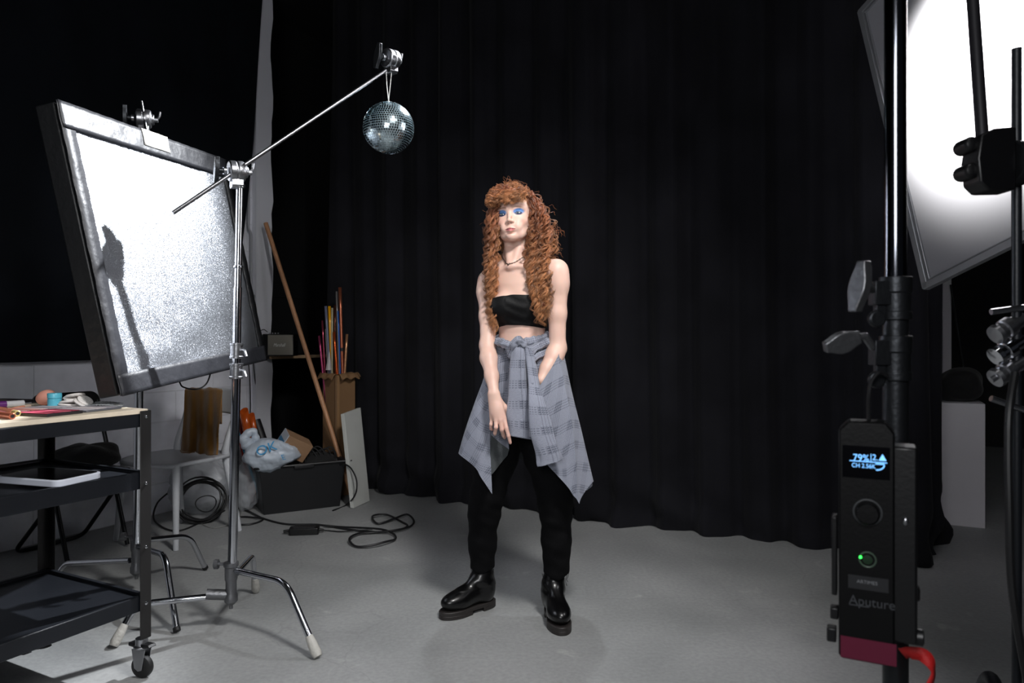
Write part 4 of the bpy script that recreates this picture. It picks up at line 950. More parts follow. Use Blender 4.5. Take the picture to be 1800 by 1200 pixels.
mb = MB().tube([FP(1525, 900) + bx_ * .0195 * math.cos(q) + Z * .0195 * math.sin(q) for q in np.linspace(0, 2 * PI, 40, endpoint=False)], .0016, 8, closed=True); kn_ = mb.build('dial_ring', GRM, BX)
MB().lathe([(.0165, 0), (.0165, .012), (.0145, .014), (.001, .0142)], FP(1525, 900), bn, 32).build('dial', BOXM, BX)
MB().tube([FP(1525, 983) + bx_ * .0115 * math.cos(q) + Z * .0115 * math.sin(q) for q in np.linspace(0, 2 * PI, 32, endpoint=False)], .0013, 8, closed=True).build('button_ring', mat('grey_green_ring', C(66, 84, 70), .4), BX)
MB().lathe([(.007, 0), (.007, .002), (.001, .0025)], FP(1525, 983), bn, 24).build('power_button', mat('dark_green_button', C(18, 44, 24), .4), BX)
MB().lathe([(.0019, 0), (.0019, .003), (.0005, .0035)], FP(1512.5, 978), bn, 14).build('green_light', mat('green_led', C(40, 255, 60), .4, 0, emit=C(40, 255, 70), estr=6), BX)
MB().box(FP(1526, 1025), (.056, .021, .001), (bx_, Z, bn)).build('name_plate', mat('smoke_plate', C(26, 27, 30), .5), BX)
text_obj('ARTIMES', 'plate_text', mat('plate_grey', C(120, 122, 126), .5), BX, FP(1506, 1023) + bn * .001, bx_, Z, .0075, .0002, 0, 1.0)
text_obj('Aputure', 'maker_text', mat('dim_grey', C(56, 58, 62), .5), BX, FP(1492, 1060), bx_, Z, .0205, .0003, 0, .93)
mb = MB(); mb.box(FP(1510, 1064), (.028, .0015, .0004), (bx_, Z, bn)); mb.build('fine_print', mat('dim_grey', C(56, 58, 62), .5), BX)
mbp = FP(1526, 1143); MB().box(mbp - bn * .0, (.0775, .0335, .0012), (bx_, Z, bn)).build('magenta_sticker', mat('magenta_tape', C(92, 9, 42), .5), BX)
mb = MB(); mb.box(FP(1466, 1082) - bn * .02 - Z * 0, (.012, .02, .018), (bx_, bn, Z)); mb.box(FP(1461, 1120) - bn * .02, (.014, .02, .022), (bx_, bn, Z)); mb.box(FP(1466, 980) - bn * .025, (.008, .03, .125), (bx_, bn, Z)); mb.build('side_bracket', BLACKP, BX, bevel=.002)
q = FP(1590, 960) - bn * .03; mb = MB(); mb.box(q, (.035, .05, .30), (bx_, bn, Z)); mb.box(FP(1606, 1052) - bn * .03, (.02, .02, .022), (bx_, bn, Z)); mb.build('mounting_clamp', BLACKP, BX, bevel=.004)
mb = MB(); c = FP(1607, 1112) - bn * .02; mb.lathe([(.010, -.014), (.013, -.012), (.013, .012), (.010, .014)], c - Z * .012, bx_, 16); mb.build('clamp_knob', BLACKP, BX); MB().tube(fillet([c + Z * .004 - bx_ * .012, c + Z * .002, c + Z * .016 + bx_ * .003], .006), .003, 8).build('clamp_lever', CHROME, BX)
MB().ball(FP(1592, 917) - bn * .004, (.0045, .004, .007)).build('clamp_screw', STEEL, BX)
MB().tube(cat_spline([FP(1527, 742) - bn * .02, P(1527, 700, 1.15), P(1531, 672, 1.16), P(1545, 655, 1.165), P(1560, 660, 1.17)], 8), .0030, 8).build('power_lead', CABLE, BX)
# red strap: a flat ribbon
pth = cat_spline([P(1586, 1148, 1.16), P(1600, 1147, 1.15), P(1622, 1151, 1.14), P(1637, 1168, 1.13), P(1640, 1186, 1.13), P(1630, 1212, 1.13), P(1620, 1240, 1.14)], 8)
tn = np.gradient(pth, axis=0); A = np.zeros((2, len(pth), 3)); Wd = np.interp(np.linspace(0, 1, len(pth)), [0, .4, .6, 1], [1, 1, .2, .9])
for i, p in enumerate(pth):
    t_ = nrm(tn[i]); s = nrm(np.cross(t_, [0, 1, 0])) * (.35 + .65 * Wd[i]) + np.array([0, 1, 0]) * .5 * (1 - Wd[i]); A[0, i] = p + s * .0105; A[1, i] = p - s * .0105
o = MB().grid(A).build('red_strap', mat('red_webbing', C(190, 26, 26), .6, 0, bump=.2, bscale=300), smooth=180, solid=.0015); tag(o, 'red webbing strap looping out beside the black control box', 'strap')

# ---- second foreground stand at the right edge
X2 = P(1787, 600, 1.45)[0]; B2 = np.array([X2, 1.45, 0]); s2 = thing('light_stand', 'black stand cut off by the right edge of the picture, with a boom clamp', 'light stand', B2)
MB().tube([B2 + Z * .32, B2 + Z * 1.74], .0092, 18).build('pole', BLACKM, s2)
hub(s2, B2, .12, .34, .022)
stand_leg(s2, B2 + [.02, .03, .30], P(1738, 1172, 1.85), G(1702, 1290, .012), r=.017, m=DARKM, rr=.12)
for k in (1, 2): a_ = math.radians((0, 0, -70)[k]); d_ = np.array([math.cos(a_), math.sin(a_), 0]); stand_leg(s2, B2 + Z * (.28 - .05 * k) + d_ * .02, B2 + d_ * .42 + Z * (.26 - .05 * k), B2 + d_ * .54 + Z * .012, r=.014, m=DARKM)
hp = P(1738, 285, 1.42); a_ = nrm([1, .12, 0]); mb = MB()
mb.prism([(x * 1.3, y * 1.3) for x, y in ((-.038, .0), (-.032, .036), (-.010, .046), (.026, .050), (.026, .0), (.026, -.046), (-.020, -.048), (-.034, -.036))], hp + [.006, 0, 0], a_, Z, nrm([0, 1, 0]), .055)
for z_ in (.031, -.021): mb.lathe([(.008, -.024), (.0155, -.021), (.0155, .021), (.008, .024)], hp + [-.045, 0, z_], (0, 1, 0), 16)
ck = mb.build('boom_clamp', BLACKP, s2, bevel=.004)
MB().lathe([(.010, 0), (.026, .001), (.041, .003), (.044, .010), (.044, .034), (.036, .040), (.012, .041)], hp + a_ * .040, a_, 30).build('clamp_disc', DARKM, ck)
MB().box((hp + B2 * [1, 1, 0] + Z * hp[2]) / 2 * [1, 1, 0] + Z * hp[2] + [.02, 0, 0], (.05, .02, .02)).build('clamp_neck', BLACKM, s2)
MB().tube([P(1728, 262, 1.42), P(1710, 0, 1.46), P(1700, -150, 1.49)], .0118, 14).build('boom_arm', mat('boom_grey', C(34, 33, 37), .45, .4), s2)
kn = nrm([-.62, 0, .9]); 
for k in range(3):
    c = P(1772, 575 + 38 * k, 1.45); mb = MB(); ax = nrm([.88, .1, .50]); mb.lathe([(.011, -.035), (.019, -.034), (.0205, -.025), (.017, -.022), (.017, -.012), (.0205, -.010), (.0205, .007), (.015, .010), (.015, .037)], c, ax, 20); mb.build('knurled_knob', CHROME if k == 1 else STEEL, s2)
for k, (y0, y1) in enumerate(((548, 540), (668, 632), (700, 720))): MB().tube([P(1742, y0, 1.44), P(1800, y1, 1.44)], .0062, 10).build('clamp_rod', STEEL, s2)
o = MB().tube(cat_spline([P(1784, 655, 1.425), P(1774, 720, 1.40), P(1772, 790, 1.39), P(1774, 900, 1.38), P(1777, 1010, 1.38), P(1788, 1100, 1.38), P(1806, 1200, 1.40), P(1830, 1330, 1.45), P(1850, 1480, 1.5)], 8), .0072, 10).build('cable', CABLE); tag(o, 'thick black cable hanging down at the right edge of the picture', 'cable')

# ---- plinth and what is behind it
WPT = mat('white_plinth_paint', C(196, 194, 198), .6, 0, var=.04, vscale=3)
pr = np.array([2.857, 4.292, 0]); pcn = pr - V * .12 + U * .15; o = MB().box(pcn + Z * .376, (.24, .30, .752), (V, U, Z)).build('display_plinth', WPT, bevel=.003); tag(o, 'white rectangular plinth on the floor right of the curtain', 'plinth')
A = np.zeros((24, 50, 3)); c = pcn + Z * .754
for i in range(24):
    th = PI * i / 23
    for jx in range(50):
        ph = 2 * PI * jx / 49; n_ = np.array([math.sin(th) ** .7 * math.cos(ph), math.sin(th) ** .7 * math.sin(ph), math.cos(th)]); r_ = 1 + .15 * vnoise(n_ * 2.6, 9); A[i, jx] = c + V * n_[0] * .13 * r_ + U * n_[1] * .13 * r_ + Z * (.10 + .10 * n_[2] * r_)
        A[i, jx, 2] = max(A[i, jx, 2], .7545)
o = MB().grid(A).build('fabric_bag', FAB, smooth=180); tag(o, 'black fabric bag on top of the white plinth', 'bag')
o = MB().box(P(1664, 594, 5.3) * [1, 1, 0] + Z * .85, (.058, .05, 1.7), (V, U, Z)).build('white_post', WPT, bevel=.003); tag(o, 'narrow white post rising behind the white plinth', 'post')
a_, b_ = P(1690, 622, 5.2), P(1671, 500, 5.2); dd_ = nrm(b_ - a_); o = MB().tube([a_ - dd_ * (a_[2] / dd_[2]) + Z * .003, b_], .006, 10).build('metal_rod', CHROME); tag(o, 'thin shiny metal rod leaning beside the white post', 'rod')
q = P(1696, 536, 7.9); o = MB().box(q, (.16, .004, .095)).build('paper_note', mat('dim_paper', C(120, 112, 104), .8)); tag(o, 'small pale paper note in the dark behind the white post', 'paper'); o.location.y = 8.0
# ================================================================== signed-distance modelling kit
class SDF:
    def __init__(s, xs, ys, zs):
        s.c = [np.asarray(a, np.float32) for a in (xs, ys, zs)]; s.v = np.full((len(xs), len(ys), len(zs)), 1.0, np.float32)

    def win(s, lo, hi):
        sl = []
        for a, l, h in zip(s.c, lo, hi):
            i0 = max(0, np.searchsorted(a, l) - 1); i1 = min(len(a), np.searchsorted(a, h) + 1)
            if i1 <= i0: return None
            sl.append(slice(i0, i1))
        X = s.c[0][sl[0]][:, None, None]; Y = s.c[1][sl[1]][None, :, None]; Zc = s.c[2][sl[2]][None, None, :]
        return tuple(sl), X, Y, Zc

    def put(s, sl, d, k, sub=False):
        a = s.v[sl]
        if sub:
            d = -d; h = np.clip(.5 - .5 * (a - d) / k, 0, 1) if k > 0 else (d > a).astype(np.float32); s.v[sl] = (a + (d - a) * h + (k * h * (1 - h) if k > 0 else 0)).astype(np.float32); return
        if k <= 0: s.v[sl] = np.minimum(a, d); return
        h = np.clip(.5 + .5 * (a - d) / k, 0, 1); s.v[sl] = (a + (d - a) * h - k * h * (1 - h)).astype(np.float32)

    def cone(s, a, b, ra, rb, k=.02, sub=False):
        a, b = np.asarray(a, float), np.asarray(b, float); m = max(ra, rb) + k + .012
        w_ = s.win(np.minimum(a, b) - m, np.maximum(a, b) + m)
        if w_ is None: return
        sl, X, Y, Zc = w_; ba = b - a; L2 = ba @ ba + 1e-12
        t = np.clip(((X - a[0]) * ba[0] + (Y - a[1]) * ba[1] + (Zc - a[2]) * ba[2]) / L2, 0, 1)
        d = np.sqrt((X - a[0] - t * ba[0]) ** 2 + (Y - a[1] - t * ba[1]) ** 2 + (Zc - a[2] - t * ba[2]) ** 2) - (ra + (rb - ra) * t); s.put(sl, d, k, sub)

    def chain(s, pts, rs, k=.02):
        for i in range(len(pts) - 1): s.cone(pts[i], pts[i + 1], rs[i], rs[i + 1], k)

    def ell(s, c, r, fr=None, k=.02, sub=False):
        c = np.asarray(c, float); r = np.asarray(r, float); fr = np.eye(3) if fr is None else np.asarray(fr); m = r.max() + k + .012; w_ = s.win(c - m, c + m)
        if w_ is None: return
        sl, X, Y, Zc = w_; X = X - c[0]; Y = Y - c[1]; Zc = Zc - c[2]; q = [(X * f[0] + Y * f[1] + Zc * f[2]) for f in fr]
        k0 = np.sqrt((q[0] / r[0]) ** 2 + (q[1] / r[1]) ** 2 + (q[2] / r[2]) ** 2); k1 = np.sqrt((q[0] / r[0] ** 2) ** 2 + (q[1] / r[1] ** 2) ** 2 + (q[2] / r[2] ** 2) ** 2)
        s.put(sl, k0 * (k0 - 1) / np.maximum(k1, 1e-6), k, sub)

    def loft(s, st, ang, k=.02, off=0.):
        """stack of ellipses (z, cx, cy, rx, ry), turned by ang about z"""
        st = np.array(sorted(st)); zs = st[:, 0]; m = st[:, 3:].max() + k + .015; lo = [st[:, 1].min() - m, st[:, 2].min() - m, zs[0] - .02]; hi = [st[:, 1].max() + m, st[:, 2].max() + m, zs[-1] + .02]
        w_ = s.win(lo, hi)
        if w_ is None: return
        sl, X, Y, Zc = w_; zc = Zc.ravel(); g = lambda j: np.interp(zc, zs, st[:, j])[None, None, :]
        cx, cy, rx, ry = g(1), g(2), g(3) + off, g(4) + off; ca, sa = math.cos(ang), math.sin(ang); x = (X - cx) * ca + (Y - cy) * sa; y = -(X - cx) * sa + (Y - cy) * ca
        q = np.sqrt((x / rx) ** 2 + (y / ry) ** 2); k1 = np.sqrt((x / rx ** 2) ** 2 + (y / ry ** 2) ** 2); d = q * (q - 1) / np.maximum(k1, 1e-6)
        cap = np.maximum(zs[0] - Zc, Zc - zs[-1]); s.put(sl, np.maximum(d, cap), k)

    def mesh(s):
        v = s.v; ins = v < 0; c8 = np.zeros(tuple(n - 1 for n in v.shape), np.uint8)
        for i in (0, 1):
            for j in (0, 1):
                for k in (0, 1): c8 += ins[i:v.shape[0] - 1 + i, j:v.shape[1] - 1 + j, k:v.shape[2] - 1 + k]
        act = np.argwhere((c8 > 0) & (c8 < 8)); idx = np.full(c8.shape, -1, np.int32); idx[tuple(act.T)] = np.arange(len(act))
        acc = np.zeros((len(act), 3)); cnt = np.zeros(len(act)); cor = [(i, j, k) for i in (0, 1) for j in (0, 1) for k in (0, 1)]
        for a in cor:
            for ax in range(3):
                if a[ax]: continue
                b_ = list(a); b_[ax] = 1; va = v[tuple((act + a).T)]; vb = v[tuple((act + b_).T)]; m = (va < 0) != (vb < 0)
                t = np.where(m, va / np.where(m, va - vb, 1), 0); p = np.tile(np.array(a, float), (len(act), 1)); p[:, ax] += t; acc[m] += p[m]; cnt[m] += 1
        q = act + acc / cnt[:, None]; V_ = np.stack([np.interp(q[:, i], np.arange(len(s.c[i])), s.c[i]) for i in range(3)], 1); F_ = []
        for ax in range(3):
            o1, o2 = [(1, 2), (2, 0), (0, 1)][ax]; n = v.shape; s0 = [slice(None)] * 3; s1 = [slice(None)] * 3; s0[ax] = slice(0, n[ax] - 1); s1[ax] = slice(1, n[ax])
            A_, B_ = ins[tuple(s0)], ins[tuple(s1)]; e = np.argwhere(A_ != B_); e = e[(e[:, o1] > 0) & (e[:, o2] > 0) & (e[:, o1] < n[o1] - 1) & (e[:, o2] < n[o2] - 1)]; sg = A_[tuple(e.T)]
            def cell(d1, d2): f = e.copy(); f[:, o1] -= d1; f[:, o2] -= d2; return idx[tuple(f.T)]
            qd = np.stack([cell(1, 1), cell(0, 1), cell(0, 0), cell(1, 0)], 1); qd[~sg] = qd[~sg][:, ::-1]; F_.append(qd)
        return V_, np.concatenate(F_)


def relax(V_, F_, it=2, lam=.5):
    e = np.concatenate([F_[:, [0, 1]], F_[:, [1, 2]], F_[:, [2, 3]], F_[:, [3, 0]]]); a = np.concatenate([e[:, 0], e[:, 1]]); b_ = np.concatenate([e[:, 1], e[:, 0]]); n = len(V_)
    cn = np.maximum(np.bincount(a, minlength=n), 1)
    for _ in range(it):
        m = np.stack([np.bincount(a, V_[b_, i], n) / cn for i in range(3)], 1); V_ = V_ + lam * (m - V_)
    return V_


def fastmesh(name, V_, F_, m, parent=None, colors=None, origin=None):
    origin = wloc(parent) if parent is not None else (np.array([*((V_.min(0) + V_.max(0)) / 2)[:2], V_[:, 2].min()]) if origin is None else origin); V_ = V_ - origin
    me = bpy.data.meshes.new(name); me.vertices.add(len(V_)); me.vertices.foreach_set('co', V_.astype(np.float32).ravel()); k = F_.shape[1]
    me.loops.add(F_.size); me.loops.foreach_set('vertex_index', F_.astype(np.int32).ravel()); me.polygons.add(len(F_)); me.polygons.foreach_set('loop_start', np.arange(0, F_.size, k, dtype=np.int32))
    me.update(calc_edges=True); me.shade_smooth(); me.materials.append(m)
    if colors is not None: a = me.color_attributes.new('paint', 'FLOAT_COLOR', 'POINT'); a.data.foreach_set('color', colors.astype(np.float32).ravel())
    o = bpy.data.objects.new(name, me); col.objects.link(o); o.location = origin - (wloc(parent) if parent is not None else 0); o.parent = parent
    return o


# ================================================================== the person
YP = 2.90
Pb = lambda px, py, dy=0.: P(px, py, YP + dy)
per = thing('person', 'person with long curly red hair, black top and grey checked shirt tied at waist', 'person', np.array([.03, 2.93, 0]))
TA = math.radians(-24)                                     # torso turned towards the left of the picture
tx = np.array([math.cos(TA), math.sin(TA), 0]); tf = np.array([math.sin(TA), -math.cos(TA), 0])
def st(px, py, rx, ry, dy=.03): p = Pb(px, py, dy); return (p[2], p[0], p[1], rx, ry)
TORSO = [st(909, 446, .030, .030, .055), st(910, 462, .050, .048, .05), st(912, 470, .092, .058, .045), st(914, 482, .126, .068, .04), st(916, 500, .124, .080, .035), st(917, 520, .114, .086), st(917, 550, .106, .083), st(917, 585, .098, .074), st(918, 605, .104, .078), st(919, 640, .138, .092), st(919, 690, .150, .100), st(919, 740, .14, .098)]
# head frame
yaw, pit, rol = math.radians(14), math.radians(6), math.radians(-4)
hx = np.array([math.cos(yaw), -math.sin(yaw), 0]); hf = np.array([-math.sin(yaw), -math.cos(yaw), 0]); hz = Z.copy()
hf, hz = hf * math.cos(pit) + hz * math.sin(pit), hz * math.cos(pit) - hf * math.sin(pit)
hx, hz = hx * math.cos(rol) - hz * math.sin(rol), hz * math.cos(rol) + hx * math.sin(rol)
HO = Pb(905, 384.5, .035); HF = np.stack([hx, hf, hz])
H_ = lambda x, y, z: HO + hx * x + hf * y + hz * z

zs = np.concatenate([np.arange(.66, .98, .0022), np.arange(.98, 1.44, .0036), np.arange(1.44, 1.80, .0019)])
b = SDF(np.arange(-.20, .28, .0023), np.arange(2.68, 3.10, .0023), zs)
b.loft(TORSO, TA, k=.02)
# bust, collar bones, shoulder blades
tc = lambda px, py, f: Pb(px, py, .03) + tf * f
for px in (894, 932): b.ell(tc(px, 538, .062), (.046, .036, .046), np.stack([tx, tf, Z]), k=.035)
SR, SL = Pb(979, 477, -.045), Pb(859, 495, .075)
nb_ = Pb(909, 462, .05)
b.cone(nb_ + tx * .03, SR + Z * .012, .036, .030, .05); b.cone(nb_ - tx * .03, SL + Z * .012, .036, .030, .05)
jn = tc(906, 470, .052)
b.cone(jn + tx * .012, SR + tf * .02 + Z * .018, .0055, .008, .022); b.cone(jn - tx * .012, SL + tf * .025 + Z * .016, .0055, .008, .022)
# neck
b.chain([Pb(913, 480, .065), Pb(909, 450, .055), Pb(906, 415, .045)], [.054, .0445, .046], .03)
b.cone(jn + tx * .006 - tf * .01, H_(.040, .0, -.06), .010, .012, .02); b.cone(jn - tx * .006 - tf * .01, H_(-.040, .0, -.06), .010, .012, .02)
# arms
ER, WR = Pb(980, 612, -.045), Pb(952, 668, -.125)
b.chain([SR, SR + (ER - SR) * .18 + tx * .006, SR + (ER - SR) * .55, ER], [.040, .0400, .0355, .0330], .022)
b.chain([ER, ER + (WR - ER) * .25 + [.002, 0, 0], ER + (WR - ER) * .65, WR], [.0335, .0355, .0275, .0215], .02)
b.ell(ER + [.014, .018, -.004], (.019, .02, .024), k=.02)
EL, WL = Pb(857, 607, -.010), Pb(868, 688, -.135)
b.chain([SL, SL + (EL - SL) * .18 - tx * .008, SL + (EL - SL) * .55, EL], [.039, .0385, .034, .0305], .022)
b.chain([EL, EL + (WL - EL) * .28 - [.002, 0, 0], EL + (WL - EL) * .68, WL], [.0305, .0330, .0255, .0200], .02)
b.ell(SR + [.0, 0, -.012], (.042, .045, .05), k=.03); b.ell(SL + [.0, 0, -.012], (.040, .043, .05), k=.03)
# hidden hand in the shirt fold
hr = Pb(950, 702, -.115); b.ell((WR + hr) / 2 + (hr - WR) * .15, (.020, .014, .040), k=.02)
hd_ = nrm(hr - WR)
for k in range(4): q = hr + tx * (-.022 + .015 * k); b.chain([WR + (hr - WR) * .7 + tx * (-.014 + .010 * k), q, q + hd_ * .03 - Z * .01, q + hd_ * .045 - Z * .025], [.009, .0085, .008, .007], .006)
b.chain([WR + hd_ * .03 + tx * .02, WR + hd_ * .06 + tx * .034, WR + hd_ * .085 + tx * .036], [.010, .009, .008], .008)
# visible hand hanging in front of the thigh, back of the hand to the viewer
kn = [Pb(865, 735, -.145), Pb(872, 738, -.160), Pb(880, 738, -.164), Pb(886, 734, -.158)]      # knuckles little -> index
wr = WL
for i, q in enumerate(kn): b.cone(wr + np.array([(-.009 + .006 * i), -.004, -.012]), q, .0145, .0098, .012)
b.ell((wr + kn[1] + kn[2]) / 3 + [0, .0, -.002], (.021, .014, .030), k=.014)
b.chain([kn[3], Pb(890, 752, -.172), Pb(894, 766, -.176), Pb(897, 778, -.172)], [.0092, .0082, .0074, .0060], .003)   # index, straight
b.chain([kn[2], Pb(882, 755, -.168), Pb(885, 765, -.148), Pb(887, 769, -.130)], [.0092, .0084, .0076, .0064], .003)   # middle, bent back
b.chain([kn[1], Pb(872, 751, -.172), Pb(870, 761, -.158), Pb(870, 763, -.140)], [.0088, .0078, .0072, .0062], .003)   # ring, curled
b.chain([kn[0], Pb(863, 746, -.150), Pb(863, 753, -.138), Pb(865, 755, -.124)], [.0078, .0068, .0062, .0055], .003)   # little, curled
b.chain([wr + np.array([.012, -.004, -.022]), Pb(888, 716, -.135), Pb(893, 735, -.125), Pb(894, 747, -.120)], [.0115, .0105, .0090, .0075], .008)       # thumb, side of the palm
# skull and face
def he(x, y, z, r, k=.015, sub=False): b.ell(H_(x, y, z), r, HF, k, sub)
def hc(a_, c_, ra, rb, k=.01, sub=False): b.cone(H_(*a_), H_(*c_), ra, rb, k, sub)
he(0, -.012, .032, (.0735, .092, .088)); he(0, .030, -.020, (.0605, .056, .078), .03); he(0, .040, .045, (.058, .045, .042), .03)
for s in (-1, 1):
    hc((s * .056, -.004, -.042), (s * .031, .050, -.080), .0150, .0130, .03); hc((s * .031, .050, -.080), (0, .066, -.089), .0125, .0145, .02)
    he(s * .040, .056, -.026, (.019, .017, .015), .025); hc((s * .010, .083, .020), (s * .046, .066, .018), .0080, .0075, .014)
    he(s * .0325, .0985, .002, (.0150, .0165, .0105), .011, True)
    he(s * .0325, .0680, .001, (.0158, .0135, .0115), .004)
    he(s * .026, .076, -.055, (.014, .012, .016), .02)
hc((0, .080, .014), (0, .096, -.018), .0068, .0078, .011); he(0, .1015, -.033, (.0095, .0105, .0082), .008)
for s in (-1, 1): he(s * .0115, .092, -.0365, (.0068, .0085, .0062), .006); he(s * .0058, .099, -.0430, (.0034, .0050, .0030), .002, True)
he(0, .082, -.052, (.014, .009, .012), .012)
for s in (-1, 1): hc((s * .004, .0925, -.0625), (s * .021, .0815, -.0668), .0050, .0028, .005); hc((0, .0915, -.0722), (s * .018, .0815, -.0685), .0062, .0032, .005)
for s in (-1, 1): hc((0, .0955, -.0678), (s * .019, .0862, -.0676), .0010, .0008, .003, True)
he(0, .074, -.092, (.014, .012, .013), .014); he(0, .084, -.0815, (.014, .006, .004), .007, True)
for s in (-1, 1): he(s * .0755, -.008, -.012, (.006, .016, .028), .006)
# cut away hidden flesh below the waist band
zc = b.c[2]; cutz = 1.03
Xg = b.c[0][:, None, None]; 
Vb, Fb = b.mesh(); Vb = relax(Vb, Fb, 2, .45)
# paint: skin, eye shadow, lips, brows
L_ = (Vb - HO) @ HF.T; ncol = np.tile(np.array(C(226, 188, 172)), (len(Vb), 1))
def blend(mask, c): 
    m = np.clip(mask, 0, 1)[:, None]; ncol[:] = ncol * (1 - m) + np.array(c) * m
face = (L_[:, 1] > .03) & (L_[:, 2] > -.12) & (L_[:, 2] < .1)
g = lambda x0, z0, sx, sz: np.exp(-((L_[:, 0] - x0) / sx) ** 2 - ((L_[:, 2] - z0) / sz) ** 2) * face
sstep = lambda v, a_, b2: np.clip((v - a_) / (b2 - a_), 0, 1)
for s in (-1, 1):
    blend(g(s * .048, -.030, .018, .016) * .38, C(226, 150, 132))
    ex_, ez_ = (L_[:, 0] - s * .0345) / .0235, (L_[:, 2] - .0060 - .10 * (L_[:, 0] * s - .033)) / .0125; blend(sstep(1 - (ex_ ** 2 + ez_ ** 2), 0, .5) * face * .92, C(70, 136, 204))
    ex_, ez_ = (L_[:, 0] - s * .0335) / .0175, (L_[:, 2] + .0014) / .0088; blend(sstep(1 - (ex_ ** 2 + ez_ ** 2), 0, .5) * face, C(24, 44, 84))
    xs_ = L_[:, 0] * s; bz = .0245 - ((xs_ - .036) / .024) ** 2 * .0045; bw_ = .0034 - .0022 * sstep(xs_, .034, .054); blend(sstep(1 - ((L_[:, 2] - bz) / bw_) ** 2, 0, .8) * sstep(xs_, .010, .017) * sstep(-xs_, -.054, -.046) * face * .7, C(142, 92, 64))
lz = L_[:, 2]; lx = L_[:, 0]; up = -.0608 - np.abs(lx) * .16 + .0010 * np.cos(lx * 500); lo = -.0765 + (lx / .021) ** 2 * .0085
blend(sstep(lz, lo, lo + .0015) * sstep(-lz, -up, -up + .0015) * (np.abs(lx) < .0215) * (L_[:, 1] > .07) * .9, C(198, 108, 110)); blend(sstep(1 - ((lz + .0674) / .0016) ** 2, 0, .5) * (np.abs(lx) < .021) * (L_[:, 1] > .07) * .8, C(110, 48, 50))
blend(np.exp(-(((np.abs(lx) - .0060) / .0034) ** 2 + ((lz + .0440) / .0028) ** 2)) * face * .75, C(120, 66, 56))
blend(sstep(-Vb[:, 2], -.92, -.80) * (Vb[:, 0] < .02) * .4, C(214, 160, 146))
blend(sstep(L_[:, 2], .052, .06) * (L_[:, 1] < .3) * (Vb[:, 2] > 1.5), C(96, 44, 22)); blend(sstep(-L_[:, 1], -.02, 0) * (Vb[:, 2] > 1.56), C(96, 44, 22))


def skin():
    m = bpy.data.materials.new('fair_skin'); m.use_nodes = True; nt = m.node_tree; b_ = nt.nodes['Principled BSDF']; a = nt.nodes.new('ShaderNodeVertexColor'); a.layer_name = 'paint'; nt.links.new(a.outputs[0], b_.inputs['Base Color'])
    b_.inputs['Roughness'].default_value = .47; b_.inputs['Subsurface Weight'].default_value = .12; b_.inputs['Subsurface Radius'].default_value = (.02, .008, .004); b_.inputs['Subsurface Scale'].default_value = .25; b_.inputs['Specular IOR Level'].default_value = .5; return m


body = fastmesh('body', Vb, Fb, skin(), per, ncol)
# eyes
EYW, IRI = mat('eye_white', C(196, 194, 192), .25, 0), mat('grey_iris', C(70, 92, 100), .25, 0)
for s in (-1, 1):
    c = H_(s * .0325, .0725, -.0005); e = MB().ball(c + hf * .0018, (.0105, .0100, .0040), HF, 24, 14).build('eye', EYW, body); d_ = nrm(hf * .93 - hz * .18 + hx * .0)
    MB().ball(c + hf * .0100, (.0046, .0026, .0036), HF, 16, 8).build('iris', IRI, e)

# tube top
tt = SDF(np.arange(-.13, .20, .0032), np.arange(2.74, 3.08, .0032), np.arange(1.13, 1.38, .0032))
tt.loft(TORSO, TA, k=.02, off=.006)
for px in (894, 932): tt.ell(tc(px, 538, .062), (.051, .041, .049), np.stack([tx, tf, Z]), k=.05)
X, Y, Zc = tt.c[0][:, None, None], tt.c[1][None, :, None], tt.c[2][None, None, :]; ux = (X - .04) * tx[0] + (Y - 2.93) * tx[1]
ztop = CAM_H - (519 - HOR) / F_PX * 2.88 + .0 * ux + .02 * ux - .9 * (ux - .02) ** 2; zbot = CAM_H - (571 - HOR) / F_PX * 2.88 - 1.3 * (ux + .0) ** 2
tt.v = np.maximum(tt.v, np.maximum(Zc - ztop, zbot - Zc) + 0 * Y).astype(np.float32); tt.v += (.0012 * np.sin(Zc * 160 + X * 14 + 2 * np.sin(X * 30)) * (np.sin(X * 40 + 1) > -.2)).astype(np.float32)
Vt, Ft = tt.mesh(); Vt = relax(Vt, Ft, 2); fastmesh('bandeau_top', Vt, Ft, mat('black_velvet', C(3, 3, 4), .6, 0, spec=.25, sheen=.02, bump=.1, bscale=120), per)

# necklace
NK = mat('dark_silver_chain', C(110, 100, 92), .3, .9); pts = []
for k in range(42):
    a_ = PI * (.02 + .96 * k / 41); pts.append(Pb(909, 449, .052) + tx * .056 * math.cos(a_) + tf * (.056 * math.sin(a_) + .013 * math.sin(a_) ** 4) - Z * (.048 * math.sin(a_) ** 2.2) + Z * .008)
from mathutils.bvhtree import BVHTree
bv = BVHTree.FromPolygons([tuple(v) for v in Vb], [tuple(int(i) for i in f) for f in Fb]); np2 = []
for p in pts:
    c_ = Pb(909, 449, .052) * [1, 1, 0] + Z * (p[2] + .012); d_ = nrm(p - c_); h_ = bv.ray_cast(Vector(c_ + d_ * .25), Vector(-d_), .3); np2.append(np.array(h_[0]) + d_ * .0012 if h_[0] is not None else p)
pts = np2
mb = MB()
for k, p in enumerate(pts[1:-1]): d_ = nrm(pts[k + 2] - pts[k]); mb.tube([p + d_ * .0034 * math.cos(q) + (np.cross(d_, tf) if k % 2 else nrm(tf)) * .0024 * math.sin(q) for q in np.linspace(0, 2 * PI, 8, endpoint=False)], .0011, 5, closed=True)
mb.ball(pts[21] - Z * .003 + tf * .002, .004); mb.build('necklace', NK, per)

